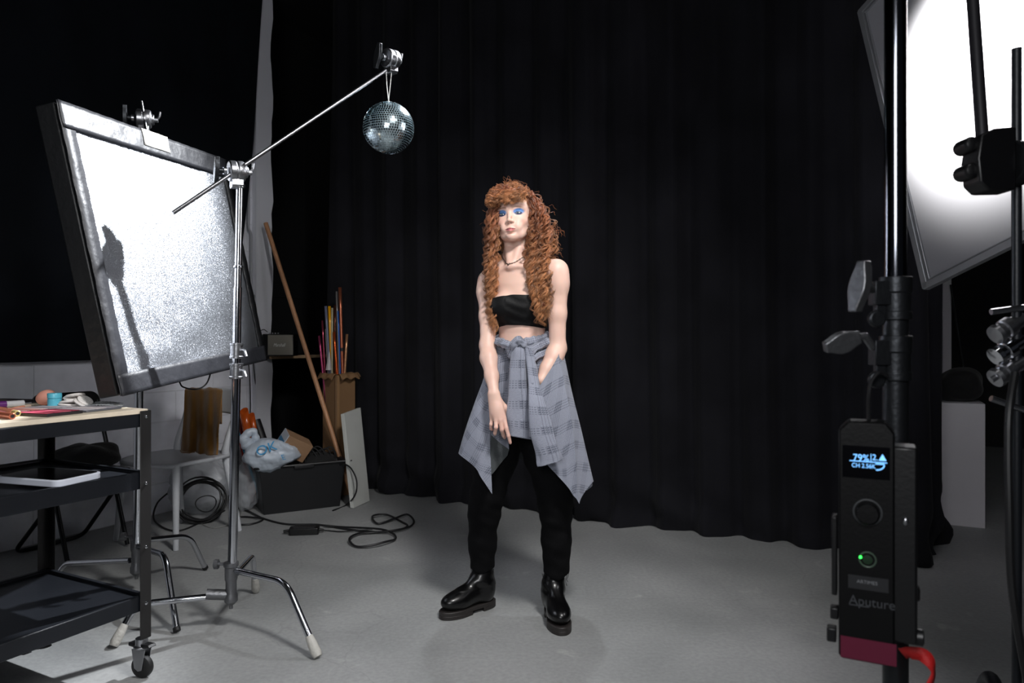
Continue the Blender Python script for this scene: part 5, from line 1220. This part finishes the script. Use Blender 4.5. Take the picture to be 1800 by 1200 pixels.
# trousers
le = SDF(np.arange(-.24, .34, .0042), np.arange(2.72, 3.22, .0042), np.arange(.12, 1.12, .0042))
le.loft([s_ for s_ in TORSO if s_[0] < 1.13], TA, .03, off=.004)
le.chain([Pb(888, 720, .05), Pb(872, 800, .04), Pb(857, 868, .06), Pb(851, 900, .085), Pb(848, 950, .12), P(848, 992, 3.035)], [.100, .088, .068, .064, .056, .0530], .03)
le.chain([Pb(945, 720, .02), Pb(962, 800, .0), Pb(975, 868, .0), Pb(977, 900, .01), Pb(978, 950, .03), P(978, 1002, 2.945)], [.100, .090, .070, .0625, .0575, .0545], .03)
X, Y, Zc = le.c[0][:, None, None], le.c[1][None, :, None], le.c[2][None, None, :]
cr_ = (.0017 * np.sin(Zc * 110 + X * 45 + 1.6 * np.sin(Zc * 17) + Y * 25) * (.35 + .65 * np.exp(-((Zc - .50) / .10) ** 2) + .5 * np.exp(-((Zc - .22) / .05) ** 2)) + .0012 * np.sin(Zc * 52 - X * 60)).astype(np.float32)
le.v = np.maximum(le.v + cr_, (np.where(X < .03, CAM_H - (1001 - HOR) / F_PX * 3.03, CAM_H - (1012 - HOR) / F_PX * 2.93) + .01 * np.sin(X * 60) - Zc) + 0 * Y).astype(np.float32)
Vl, Fl = le.mesh(); Vl = relax(Vl, Fl, 1); DEN = mat('black_denim', C(7, 7, 9), .85, 0, bump=.2, bscale=260, spec=.15); trs = fastmesh('trousers', Vl, Fl, DEN, per)
for px, py, d_, L_x in ((866, 1001, 2.99, .045), (868, 1003, 2.99, .035), (827, 1000, 3.03, .02), (955, 1013, 2.91, .05), (958, 1013, 2.90, .03), (953, 1012, 2.92, .018), (998, 1008, 2.90, .05), (1000, 1010, 2.91, .03)):
    p = P(px, py, d_); s = 1 if px % 2 else -1; MB().tube(cat_spline([p + Z * .01, p - Z * .01 + [.005 * s, 0, 0], p - Z * L_x * .6 + [.009 * s, 0, 0], p - Z * L_x + [.004 * s, 0, 0]], 4), .0009, 5).build('frayed_thread', DEN, trs)

# boots
LEA = mat('polished_black_leather', C(6, 6, 7), .3, 0, bump=.06, bscale=50, coat=.15, spec=.4); SOL = mat('dark_rubber_sole', C(38, 34, 33), .5, 0, bump=.1, bscale=120)
def boot(heel, toe, ankle, topz, zip_, ztop_r):
    f = nrm(toe - heel); r = np.cross(f, Z); L0 = np.linalg.norm(toe - heel); lo = np.minimum(np.minimum(heel, toe), ankle) - .09; hi = np.maximum(np.maximum(heel, toe), ankle) + .09
    g_ = SDF(np.arange(lo[0], hi[0], .0032), np.arange(lo[1], hi[1], .0032), np.arange(-.006, topz + .02, .0032)); fr = np.stack([f, r, Z]); Bq = lambda a_, c_, z: heel + f * a_ + r * c_ + Z * z
    g_.ell(Bq(L0 - .072, 0, .060), (.066, .045, .036), fr, .01); g_.cone(Bq(L0 - .10, 0, .060), Bq(.055, 0, .075), .040, .042, .03); g_.cone(Bq(.052, 0, .060), Bq(.048, 0, .10), .041, .040, .02)
    g_.cone(Bq(L0 - .12, 0, .082), Bq(.085, 0, .125), .026, .034, .03)
    at_ = ankle.copy(); at_[2] = topz - .03; g_.chain([Bq(.055, 0, .10), Bq(.058, 0, .13), at_], [.041, .039, ztop_r], .03)
    Zc = g_.c[2][None, None, :]; X, Y = g_.c[0][:, None, None], g_.c[1][None, :, None]; g_.v = np.maximum(g_.v, .030 - Zc).astype(np.float32); g_.v += (.0012 * np.sin(Zc * 130 + X * 40) * (np.abs(Zc - .13) < .03)).astype(np.float32)
    Vv, Ff = g_.mesh(); Vv = relax(Vv, Ff, 2); bt = thing('boot', None, None, heel + f * L0 / 2); bt.parent = per; bt.location = np.array(bt.location) - wloc(per)
    for k in ('label', 'category'):
        if k in bt: del bt[k]
    fastmesh('upper', Vv, Ff, LEA, bt)
    out = []
    for k in range(56):
        q = 2 * PI * k / 56; a_ = math.cos(q); s_ = math.sin(q); x = L0 / 2 + (L0 / 2 + .002) * np.sign(a_) * abs(a_) ** .8; wd = np.interp(x / L0, [0, .18, .45, .72, .9, 1], [.040, .042, .038, .051, .049, .040]); out.append((x, wd * np.sign(s_) * abs(s_) ** .7))
    mb = MB().prism(out, heel + Z * .0235, f, r, Z, .017); mb.build('welt', SOL, bt, bevel=.003)
    hl = [(x, y) for x, y in out if x < .085]; hl = sorted(hl, key=lambda p: math.atan2(p[1], p[0] - .05)); hl = [(x, y) for x, y in out if x < .085]
    fro = [(x, y) for x, y in out if x > .115]
    hl = sorted(hl, key=lambda p: math.atan2(p[1], p[0] - .045)); fro = sorted(fro, key=lambda p: math.atan2(p[1], p[0] - L0 * .7))
    MB().prism(hl, heel + Z * .0085, f, r, Z, .017).prism(fro, heel + Z * .0085 + f * 0, f, r, Z, .0165).build('sole', SOL, bt, bevel=.002)
    if zip_: 
        zp = [Bq(.105, .0, .137) + Z * 0, Bq(.135, .0, .116), Bq(.165, 0, .101)]; MB().tube([at_ + f * ztop_r - Z * .01, Bq(.060 + .041, 0, .15)] + zp, .0035, 8).build('zip', mat('steel_zip', C(120, 120, 124), .3, .9), bt)
    else: MB().tube([at_ + f * ztop_r * 1.0 - Z * .01, Bq(.101, 0, .15), Bq(.135, .0, .118)], .0030, 8).build('zip', mat('black_zip', C(24, 24, 26), .35, .5), bt)
    return bt
boot(np.array([-.078, 3.07, 0]), np.array([-.292, 2.905, 0]), np.array([-.122, 3.04, .2]), .215, False, .041)
boot(np.array([.163, 3.005, 0]), np.array([.197, 2.745, 0]), np.array([.176, 2.955, .2]), .205, True, .041)


# ------------------------------------------------------------------ checked shirt tied round the waist
def plaid():
    m = bpy.data.materials.new('grey_check_cloth'); m.use_nodes = True; nt = m.node_tree; N = nt.nodes; L = nt.links; b_ = N['Principled BSDF']
    uv = N.new('ShaderNodeUVMap'); uv.uv_map = 'UVMap'; sp_ = N.new('ShaderNodeSeparateXYZ'); L.new(uv.outputs[0], sp_.inputs[0])
    def mth(op, a, b2=None, c=None):
        n = N.new('ShaderNodeMath'); n.operation = op
        for i, v in enumerate((a, b2, c)):
            if v is None: continue
            if isinstance(v, (int, float)): n.inputs[i].default_value = v
            else: L.new(v, n.inputs[i])
        return n.outputs[0]
    U_, V_ = sp_.outputs[0], sp_.outputs[1]
    def band(c, per_, duty, ph=0.): return mth('LESS_THAN', mth('FRACT', mth('ADD', mth('MULTIPLY', c, 1 / per_), ph + 40)), duty)
    fu, fv = mth('SINE', mth('MULTIPLY', U_, 2 * PI / .0054)), mth('SINE', mth('MULTIPLY', V_, 2 * PI / .0054))
    chk = mth('MULTIPLY_ADD', mth('MULTIPLY', fu, fv), .5, .5)
    A_, B_ = band(U_, .085, .42), band(V_, .078, .42); both = mth('MULTIPLY', A_, B_)
    lines = mth('MULTIPLY', B_, mth('GREATER_THAN', mth('SINE', mth('MULTIPLY', V_, 2 * PI / .0088)), .35)); lines2 = mth('MULTIPLY', A_, mth('GREATER_THAN', mth('SINE', mth('MULTIPLY', U_, 2 * PI / .0092)), .6))
    dash = mth('MULTIPLY', lines, mth('GREATER_THAN', mth('SINE', mth('MULTIPLY', U_, 2 * PI / .0075)), -.3))
    v = mth('ADD', mth('MULTIPLY', chk, .34), mth('ADD', mth('MULTIPLY', dash, .42), mth('ADD', mth('MULTIPLY', lines2, .22), mth('MULTIPLY', both, .18))))
    nz = N.new('ShaderNodeTexNoise'); nz.inputs['Scale'].default_value = 260; L.new(uv.outputs[0], nz.inputs['Vector']); v = mth('ADD', v, mth('MULTIPLY_ADD', nz.outputs[0], .5, -.25))
    r = N.new('ShaderNodeValToRGB'); L.new(v, r.inputs[0]); r.color_ramp.elements[0].position = .05; r.color_ramp.elements[0].color = C(150, 154, 168); r.color_ramp.elements[1].position = .95; r.color_ramp.elements[1].color = C(62, 66, 80)
    geo = N.new('ShaderNodeNewGeometry'); mx = N.new('ShaderNodeMix'); mx.data_type = 'RGBA'; L.new(geo.outputs['Backfacing'], mx.inputs[0]); L.new(r.outputs[0], mx.inputs[6]); mx.inputs[7].default_value = C(74, 78, 80); L.new(mx.outputs[2], b_.inputs['Base Color'])
    b_.inputs['Roughness'].default_value = .85; b_.inputs['Sheen Weight'].default_value = .15; b_.inputs['Specular IOR Level'].default_value = .25
    bp = N.new('ShaderNodeBump'); bp.inputs['Strength'].default_value = .3; bp.inputs['Distance'].default_value = .004; L.new(chk, bp.inputs['Height']); L.new(bp.outputs[0], b_.inputs['Normal']); return m
PLAID = plaid()
shirt = thing('tied_shirt', None, None, Pb(917, 620, .03)); shirt.parent = per; shirt.location = np.array(shirt.location) - wloc(per)


def sheet(cols, name, nr=16, nc=14, fold=.006, seed=0, flip=False, uvrot=0., freq=1.):
    g_ = np.array([[Pb(*p) for p in c_] for c_ in cols])           # (cols, rows, 3)
    g_ = cat_spline(g_, nc); g_ = np.transpose(g_, (1, 0, 2)); g_ = cat_spline(g_, nr)
    R_, K_, _ = g_.shape; du = np.gradient(g_, axis=1); dv = np.gradient(g_, axis=0); n_ = np.cross(du, dv); n_ /= np.maximum(np.linalg.norm(n_, axis=2, keepdims=True), 1e-9)
    s_ = np.linspace(0, 1, K_)[None, :]; t_ = np.linspace(0, 1, R_)[:, None]; r_ = np.random.default_rng(seed); w_ = 0
    for q in range(4): w_ = w_ + np.sin(s_ * r_.uniform(8, 26) * freq * len(cols) / 5 + t_ * r_.uniform(-4, 4) + r_.uniform(0, 6)) / (1 + .4 * q)
    g_ = g_ + n_ * (w_ * fold * (.25 + .75 * np.minimum(1, t_ * 1.6)))[..., None]
    el = np.linalg.norm(np.diff(g_, axis=1), axis=2); du_ = np.concatenate([np.zeros((R_, 1)), np.cumsum(el, 1)], 1); du_ = du_ - du_[:, K_ // 2:K_ // 2 + 1]; ev = np.linalg.norm(np.diff(g_, axis=0), axis=2); dv_ = np.concatenate([np.zeros((1, K_)), np.cumsum(ev, 0)], 0)
    ca, sa = math.cos(uvrot), math.sin(uvrot); uv = np.stack([du_ * ca - dv_ * sa, du_ * sa + dv_ * ca], 2)
    return MB().grid(g_, uv, flip=flip).build(name, PLAID, shirt, smooth=180)


# back and sides, from the left front fold round behind to the right
sheet([[(872, 632, -.050), (860, 690, -.070), (860, 745, -.085), (861, 830, -.09)],
       [(880, 624, -.072), (876, 690, -.062), (877, 750, -.062), (879, 812, -.062)],
       [(895, 620, -.066), (892, 690, -.055), (893, 750, -.050), (895, 792, -.050)]], 'lining_panel', 10, 8, .002, 4, flip=True)
sheet([[(863, 764, -.098), (862, 785, -.10), (861, 838, -.10)], [(879, 778, -.078), (876, 795, -.08), (874, 822, -.08)], [(894, 789, -.062), (894, 793, -.062), (892, 800, -.062)]], 'placket', 6, 6, .001, 6, flip=False)
sheet([[(882, 624, -.070), (867, 690, -.075), (861, 750, -.09), (865, 868, -.10)],
       [(873, 620, -.04), (850, 690, -.07), (834, 765, -.09), (836, 826, -.10)],
       [(873, 606, .03), (842, 690, .0), (821, 755, .0), (809, 797, .0)],
       [(873, 598, .10), (852, 690, .16), (840, 765, .20), (838, 812, .22)],
       [(915, 594, .13), (915, 690, .20), (915, 755, .24), (915, 806, .25)],
       [(962, 598, .11), (982, 690, .17), (998, 765, .21), (1008, 815, .22)],
       [(984, 606, .02), (1003, 690, .0), (1020, 765, .0), (1041, 846, .0)],
       [(981, 612, -.06), (999, 690, -.07), (1015, 770, -.08), (1034, 862, -.08)]], 'back_panel', 14, 12, .0045, 3, flip=False, uvrot=.10)
# right front panel running down to the long corner
sheet([[(944, 684, -.165), (938, 715, -.16), (936, 750, -.15), (940, 785, -.14)],
       [(958, 664, -.165), (957, 710, -.17), (960, 760, -.165), (968, 822, -.155)],
       [(972, 642, -.150), (979, 705, -.16), (989, 775, -.155), (1000, 858, -.15)],
       [(980, 626, -.11), (992, 692, -.13), (1004, 771, -.132), (1012, 875, -.135)],
       [(983, 620, -.100), (995, 690, -.12), (1007, 770, -.125), (1018, 885, -.13)],
       [(985, 616, -.085), (997, 690, -.105), (1011, 770, -.11), (1023, 873, -.115)],
       [(988, 610, -.04), (1003, 690, -.05), (1022, 770, -.055), (1041, 848, -.06)],
       [(984, 606, .02), (1003, 690, .0), (1020, 765, .0), (1041, 846, .0)]], 'front_panel', 14, 14, .0040, 11, flip=True, uvrot=-.42)
# inner wrap round the hips
A = np.zeros((40, 120, 3)); UVm = np.zeros((40, 120, 2))
for i in range(40):
    f = i / 39; yy = 592 + 116 * f
    for jx in range(120):
        a_ = 2 * PI * jx / 119; cx_, rx_, ry_ = 917 + 2 * f, np.interp(yy, [592, 605, 640, 684], [.106, .114, .146, .160]), np.interp(yy, [592, 605, 640, 684], [.084, .090, .104, .112])
        dip = 12 * math.exp(-((a_ - 1.5 * PI) / .7) ** 2) * (1 - f) + 7 * (math.cos(a_) < 0) * abs(math.cos(a_)) * (1 - f) * 0
        p = Pb(cx_, yy + dip, .03); fo = .0035 * math.sin(f * 26 + a_ * 2.2) + .003 * math.sin(f * 11 - a_ * 3)
        A[i, jx] = p + tx * (rx_ + fo) * math.cos(a_) - tf * (ry_ + fo) * math.sin(a_); UVm[i, jx] = (a_ * .14, f * .22)
MB().grid(A, UVm, flip=True).build('waist_wrap', PLAID, shirt, smooth=180)
# twisted sleeve roll over the wrap
for k in range(2):
    pts = []; rr_ = []
    for q in range(101):
        a_ = 2 * PI * q / 100 - PI / 2; front = max(0, math.sin(-a_)) ; yy = 607 + 9 * k - 10 * abs(math.cos(a_)) ** 1.5 - (6 if math.cos(a_) > 0 else 2) * abs(math.cos(a_)) * (1 - k * .6); w_ = .008 * math.sin(a_ * 3 + k * PI)
        p = Pb(917, yy, .03); R1, R2 = .108 + .002 * k, .088 + .002 * k; pts.append(p + tx * R1 * math.cos(a_) - tf * R2 * math.sin(a_) + Z * w_ * .6); rr_.append((.0150 + .003 * math.sin(a_ * 5 + k * 2)) * (1 + .12 * math.sin(a_ * 23)))
    mbt = MB(); mbt.tube(pts[:-1], rr_[:-1], 18, closed=True); V0 = mbt.v[0].reshape(100, 18, 3); n_ = np.arange(18); rip = 1 + .10 * np.sin(n_[None, :] * 2 * PI / 18 * 4 + np.arange(100)[:, None] * .45)
    ctr = np.array(pts[:-1])[:, None, :]; V0 = ctr + (V0 - ctr) * rip[..., None]; mbt.v[0] = V0.reshape(-1, 3); uu, vv = np.meshgrid(np.arange(100) * .0063, np.arange(18) * .006, indexing='ij'); mbt.uv[0] = np.stack([uu, vv], 2).reshape(-1, 2)
    mbt.build('waist_roll', PLAID, shirt, smooth=180)


def sleeve(secs, name, thick=.020, seed=0, flip=False, k_=44, cuff=None):
    """hollow flattened tube: sections (px, py, dy, halfwidth in px, tilt)"""
    S_ = cat_spline(np.array(secs, float), 12); R_ = len(S_); A = np.zeros((R_, k_, 3)); UVs = np.zeros((R_, k_, 2)); r_ = np.random.default_rng(seed); ph = r_.uniform(0, 6, 4); acc = 0; last = None
    for i, (px, py, dy, hw, tl) in enumerate(S_):
        p = Pb(px, py, dy); acc += 0 if last is None else np.linalg.norm(p - last); last = p; f = i / (R_ - 1); ex_ = nrm(np.array([math.cos(tl), 0, -math.sin(tl)])); w_ = hw * 2.3e-3
        for jx in range(k_):
            a_ = 2 * PI * jx / k_; fo = 1 + .07 * math.sin(3 * a_ + 5 * f + ph[0]) + .05 * math.sin(5 * a_ - 8 * f + ph[1]) + .04 * math.sin(2 * a_ + 19 * f + ph[2])
            c_, s_ = math.cos(a_), math.sin(a_); A[i, jx] = p + ex_ * w_ * np.sign(c_) * abs(c_) ** .8 * fo + np.array([0, -1, 0]) * thick * (.55 + .45 * min(1, hw / 18)) * s_ * fo; UVs[i, jx] = (a_ / (2 * PI) * .14, acc)
    return MB().grid(A, UVs, flip=flip, closed_u=True).build(name, PLAID, shirt, smooth=180, solid=.0025)


sleeve([(914, 600, -.105, 9, 0), (912, 612, -.125, 10.5, 0), (911, 640, -.130, 12.5, 0), (911, 680, -.132, 16, .0), (913, 715, -.135, 19.5, .0), (914, 742, -.138, 21.5, .10), (914, 768, -.138, 21.0, .17)], 'sleeve', .019, 1)
sleeve([(927, 612, -.115, 7, 0), (932, 630, -.125, 8, .2), (938, 670, -.150, 9, .2), (944, 715, -.190, 14, .1), (953, 765, -.200, 18.5, -.12), (964, 800, -.200, 19.5, -.25), (967, 814, -.200, 20, -.28)], 'sleeve', .015, 5)
sleeve([(932, 640, -.120, 5, .3), (936, 680, -.160, 5, .3), (938, 730, -.175, 6.5, .2), (938, 768, -.175, 7.5, .1)], 'fabric_fold', .014, 8)
# knot
mb = MB()
for (a0, a1, a2, rr_) in (((899, 628, -.10), (908, 600, -.135), (924, 606, -.125), .017), ((921, 630, -.105), (940, 612, -.085), (966, 600, -.035), .0160), ((922, 640, -.105), (944, 626, -.088), (970, 614, -.030), .0135), ((903, 612, -.11), (890, 606, -.090), (874, 600, -.030), .0150)):
    pts = cat_spline([Pb(*a0), Pb(*a1), Pb(*a2)], 14); n = len(pts); m0 = len(mb.v); mb.tube(pts, rr_ * (1 + .12 * np.sin(np.arange(n) * .8)), 20); V0 = mb.v[m0].reshape(n, 20, 3); rip = 1 + .14 * np.sin(np.arange(20)[None, :] * 2 * PI / 20 * 5 + np.arange(n)[:, None] * .22)
    V0 = pts[:, None] + (V0 - pts[:, None]) * rip[..., None]; mb.v[m0] = V0.reshape(-1, 3); uu, vv = np.meshgrid(np.arange(n) * .005, np.arange(20) * .0055, indexing='ij'); mb.uv[m0] = np.stack([uu, vv], 2).reshape(-1, 2)
mb.build('knot', PLAID, shirt, smooth=180)
MB().lathe([(.0045, 0), (.0055, .0015), (.0045, .003)], Pb(874, 795, -.052), (0, -1, 0), 14).build('button', BLACKP, shirt)
# ================================================================== hair: locks of curled strands over an under-mass
hr_ = np.random.default_rng(21); HV, HFc, HC = [], [], []; hoff = 0
def strand(path, r0, r1, amp, per_, ph, c0, c1, sides=5, fade=.25):
    global hoff
    seg = np.linalg.norm(np.diff(path, axis=0), axis=1); L_ = seg.sum(); n = int(np.clip(L_ / .0042, 8, 150)); s = np.concatenate([[0], np.cumsum(seg)]); q = np.linspace(0, L_, n)
    c = np.stack([np.interp(q, s, path[:, i]) for i in range(3)], 1); t = np.gradient(c, axis=0); t /= np.maximum(np.linalg.norm(t, axis=1, keepdims=True), 1e-9)
    a = np.cross(t, [0.3, .9, .1]); a /= np.maximum(np.linalg.norm(a, axis=1, keepdims=True), 1e-9); b_ = np.cross(t, a); f = q / L_; e = amp * np.minimum(1, f / fade) * (1 + .3 * np.sin(f * 9 + ph)); w_ = 2 * PI * q / per_ + ph + .8 * np.sin(q * 23 + ph)
    c = c + a * (e * np.cos(w_))[:, None] + b_ * (e * .8 * np.sin(w_))[:, None]
    t = np.gradient(c, axis=0); t /= np.maximum(np.linalg.norm(t, axis=1, keepdims=True), 1e-9); a = np.cross(t, [.1, .99, .1]); a /= np.maximum(np.linalg.norm(a, axis=1, keepdims=True), 1e-9); b_ = np.cross(t, a)
    r = (r0 + (r1 - r0) * f) * np.minimum(1, (1.02 - f) * 8); k = 2 * PI * np.arange(sides) / sides
    vv = c[:, None] + r[:, None, None] * (a[:, None] * np.cos(k)[None, :, None] + b_[:, None] * np.sin(k)[None, :, None]); HV.append(vv.reshape(-1, 3))
    i = np.arange(n - 1)[:, None] * sides; j = np.arange(sides)[None, :]; j2 = (j + 1) % sides; HFc.append(np.stack([i + j, i + j2, i + sides + j2, i + sides + j], 2).reshape(-1, 4) + hoff)
    cc = np.array(c0)[None] + (np.array(c1) - np.array(c0))[None] * (f ** 1.3)[:, None]; HC.append(np.repeat(cc, sides, 0)); hoff += n * sides


def lock(path, ns=7, amp=.008, per_=.040, r=.0010, spread=.0032):
    ns += 2
    ph = hr_.uniform(0, 6.28); per_ *= hr_.uniform(.75, 1.55); amp *= hr_.uniform(.7, 1.25); sh = hr_.uniform(.5, 1.55); warm = hr_.uniform(0, 1)
    c0 = np.array(C(110 + 20 * warm, 60 + 10 * warm, 40)); c1 = np.array(C(178, 122, 78)) ; c0 = c0 * sh; c1 = c1 * sh; c0[3] = c1[3] = 1
    for k in range(ns):
        o = hr_.normal(0, spread, 3); g_ = np.linspace(.35, 1.2, len(path))[:, None]; strand(path + o * g_, r * hr_.uniform(.7, 1.3), r * .5, amp * hr_.uniform(.75, 1.25), per_, ph + hr_.normal(0, .22), c0, c1)


def cluster(ctrl, nl, ns=7, amp=.008, per_=.040, endj=.14, **kw):
    """ctrl rows: px, py, dy, spread_x px, spread_y px, spread depth m"""
    ctrl = np.array(ctrl, float)
    for k in range(nl):
        u = hr_.uniform(-1, 1, 3); j = hr_.normal(0, .22, (len(ctrl), 3)); m = len(ctrl); end = 1 - abs(hr_.normal(0, endj)) * 2
        pts = np.array([Pb(ctrl[i, 0] + (u[0] + j[i, 0]) * ctrl[i, 3], ctrl[i, 1] + (u[1] + j[i, 1]) * ctrl[i, 4], ctrl[i, 2] + (u[2] + j[i, 2]) * ctrl[i, 5]) for i in range(m)])
        p = cat_spline(pts, 10); p = p[:max(8, int(len(p) * end))]; lock(p, ns, amp, per_, **kw)


cluster([(925, 342, .01, 7, 4, .02), (943, 366, .0, 9, 6, .025), (950, 400, -.01, 15, 6, .03), (947, 445, -.035, 17, 8, .025), (948, 495, -.085, 16, 8, .015), (951, 535, -.098, 12, 8, .012), (956, 572, -.092, 7, 8, .010)], 62, 7, .0085, .042)
cluster([(926, 338, .05, 8, 5, .03), (945, 365, .06, 9, 8, .03), (958, 400, .06, 11, 8, .03), (969, 436, .05, 11, 10, .03), (966, 468, .045, 11, 10, .02)], 34, 7, .009, .040)
cluster([(884, 344, .0, 5, 4, .02), (868, 368, -.01, 7, 5, .02), (864, 405, -.01, 9, 6, .025), (864, 450, .0, 10, 8, .02), (864, 500, -.02, 9, 8, .012), (866, 548, -.025, 6, 8, .010), (871, 595, -.03, 4, 8, .008)], 40, 7, .0080, .042)
cluster([(890, 340, .05, 10, 5, .03), (872, 375, .08, 9, 8, .02), (872, 420, .09, 12, 8, .02), (872, 465, .10, 12, 10, .02)], 18, 7, .008, .04)
cluster([(912, 336, .10, 16, 6, .03), (915, 375, .15, 24, 8, .02), (915, 425, .15, 34, 10, .02), (918, 475, .14, 36, 12, .02)], 36, 7, .008, .04)
# crown: short curls thrown forward and to the left
def on_scalp(a_, e_, k=1.0): return H_(math.sin(a_) * math.cos(e_) * .0765 * k, -.012 + math.cos(a_) * math.cos(e_) * .095 * k, .034 + math.sin(e_) * .092 * k)
for k in range(120):
    a_ = hr_.uniform(-PI, PI); e_ = hr_.uniform(.45, 1.5); p0 = on_scalp(a_, e_, .97); dn = nrm(p0 - HO); dr = nrm(hx * hr_.uniform(-1.0, .5) + hf * hr_.uniform(.2, 1.0) + Z * hr_.uniform(-.3, .2)); L0 = hr_.uniform(.045, .085)
    pts = [p0]; p = p0 + dn * hr_.uniform(.003, .011)
    for q in range(4):
        pts.append(p.copy()); d_ = dr - nrm(p - HO) * dr.dot(nrm(p - HO)) * .85; p = p + nrm(d_) * L0 / 4; r_ = np.linalg.norm((np.array([(p - HO) @ hx / .0765, ((p - HO) @ hf + .012) / .095, ((p - HO) @ hz - .034) / .092]))); p = HO + (p - HO) * (1 + max(0, 1.03 + hr_.uniform(0, .09) - r_) * .8)
    lock(cat_spline(np.array(pts), 6), 6, .0075, .026, .0012, .0035)
# fringe sweeping left over the forehead
for k in range(46):
    u = hr_.uniform(0, 1); x0 = 924 - 30 * u + hr_.normal(0, 2); x1 = 921 - 50 * u + hr_.normal(0, 3)
    pts = [Pb(x0, 335 + hr_.normal(0, 2), -.015), Pb((x0 + x1) / 2 + 2, 334 + hr_.normal(0, 3) + 4 * u, -.055), Pb(x1, 344 + hr_.normal(0, 3) + 4 * u, -.080), Pb(x1 - 3, 355 + hr_.normal(0, 2.0) + 2 * (u > .5), -.076 + .02 * u)]
    lock(cat_spline(np.array(pts), 7), 6, .0060, .026, .0011, .003)
for k in range(26):
    pts = [Pb(894, 332 + hr_.normal(0, 3), -.03), Pb(878 + hr_.normal(0, 2), 333 + hr_.normal(0, 4), -.06), Pb(864 + hr_.normal(0, 3), 342 + hr_.normal(0, 4), -.065), Pb(858 + hr_.normal(0, 4), 352 + hr_.normal(0, 4), -.055), Pb(868 + hr_.normal(0, 4), 360 + hr_.normal(0, 3), -.05)]
    lock(cat_spline(np.array(pts), 7), 6, .0065, .026, .0011, .003)
# fine flyaway hairs
for k in range(170):
    a_ = hr_.uniform(-PI, PI); e_ = hr_.uniform(-.2, 1.5); p0 = on_scalp(a_, e_, 1.05); 
    if (p0 - HO) @ hf > .05 and (p0 - HO) @ hz < .06: continue
    dn = nrm(p0 - HO); pts = [p0, p0 + dn * .015 + hr_.normal(0, .006, 3), p0 + dn * hr_.uniform(.02, .032) + hr_.normal(0, .012, 3), p0 + dn * .025 + hr_.normal(0, .018, 3) - Z * .02]
    strand(cat_spline(np.array(pts), 6), .0004, .0003, .0022, .03, hr_.uniform(0, 6), np.array(C(170, 96, 54)), np.array(C(200, 130, 80)), 3)
for (x, y, dx) in [(984, 430, 9), (985, 400, 10), (975, 380, 12), (852, 430, -6), (850, 400, -6), (985, 455, 8)]:
    for k in range(9): p0 = Pb(x - dx + hr_.normal(0, 3), y + hr_.normal(0, 14), .02); pts = [p0, p0 + [dx * .0016, 0, .0] + hr_.normal(0, .004, 3), p0 + [dx * .0024, 0, -.02] + hr_.normal(0, .006, 3)]; strand(cat_spline(np.array(pts), 6), .0004, .0003, .0022, .03, hr_.uniform(0, 6), np.array(C(160, 90, 50)), np.array(C(190, 120, 70)), 3)


def hairmat():
    m = bpy.data.materials.new('copper_hair'); m.use_nodes = True; nt = m.node_tree; b_ = nt.nodes['Principled BSDF']; a = nt.nodes.new('ShaderNodeVertexColor'); a.layer_name = 'paint'; nt.links.new(a.outputs[0], b_.inputs['Base Color'])
    b_.inputs['Roughness'].default_value = .36; b_.inputs['Specular IOR Level'].default_value = .55; b_.inputs['Sheen Weight'].default_value = .1; return m
hair = fastmesh('hair', np.concatenate(HV), np.concatenate(HFc), hairmat(), per, np.concatenate(HC))
# under-mass that the locks lie on
um = SDF(np.arange(-.16, .20, .005), np.arange(2.74, 3.12, .005), np.arange(1.20, 1.80, .005))
um.ell(H_(0, -.022, .036), (.077, .086, .082), HF, .02); um.chain([Pb(938, 360, .03), Pb(950, 400, .02), Pb(948, 445, .0), Pb(950, 495, -.062), Pb(953, 530, -.078), Pb(956, 550, -.080)], [.026, .034, .034, .026, .020, .010], .02)
um.chain([Pb(876, 362, .05), Pb(867, 405, .03), Pb(865, 450, .04), Pb(867, 500, .01), Pb(866, 530, .0)], [.020, .020, .020, .016, .008], .02); um.chain([Pb(915, 370, .10), Pb(918, 420, .12), Pb(918, 465, .12)], [.060, .062, .05], .03); um.chain([Pb(955, 400, .06), Pb(962, 440, .06)], [.03, .026], .02)
um.ell(H_(0, .075, -.02), (.064, .07, .082), HF, .01, True)
um.v += (.003 * np.sin(um.c[2][None, None, :] * 210 + um.c[0][:, None, None] * 150)).astype(np.float32)
Vu, Fu = um.mesh(); fastmesh('hair_underlayer', Vu, Fu, mat('dark_copper', C(92, 42, 20), .6, 0, bump=.6, bscale=90, var=.3, vscale=60), per)
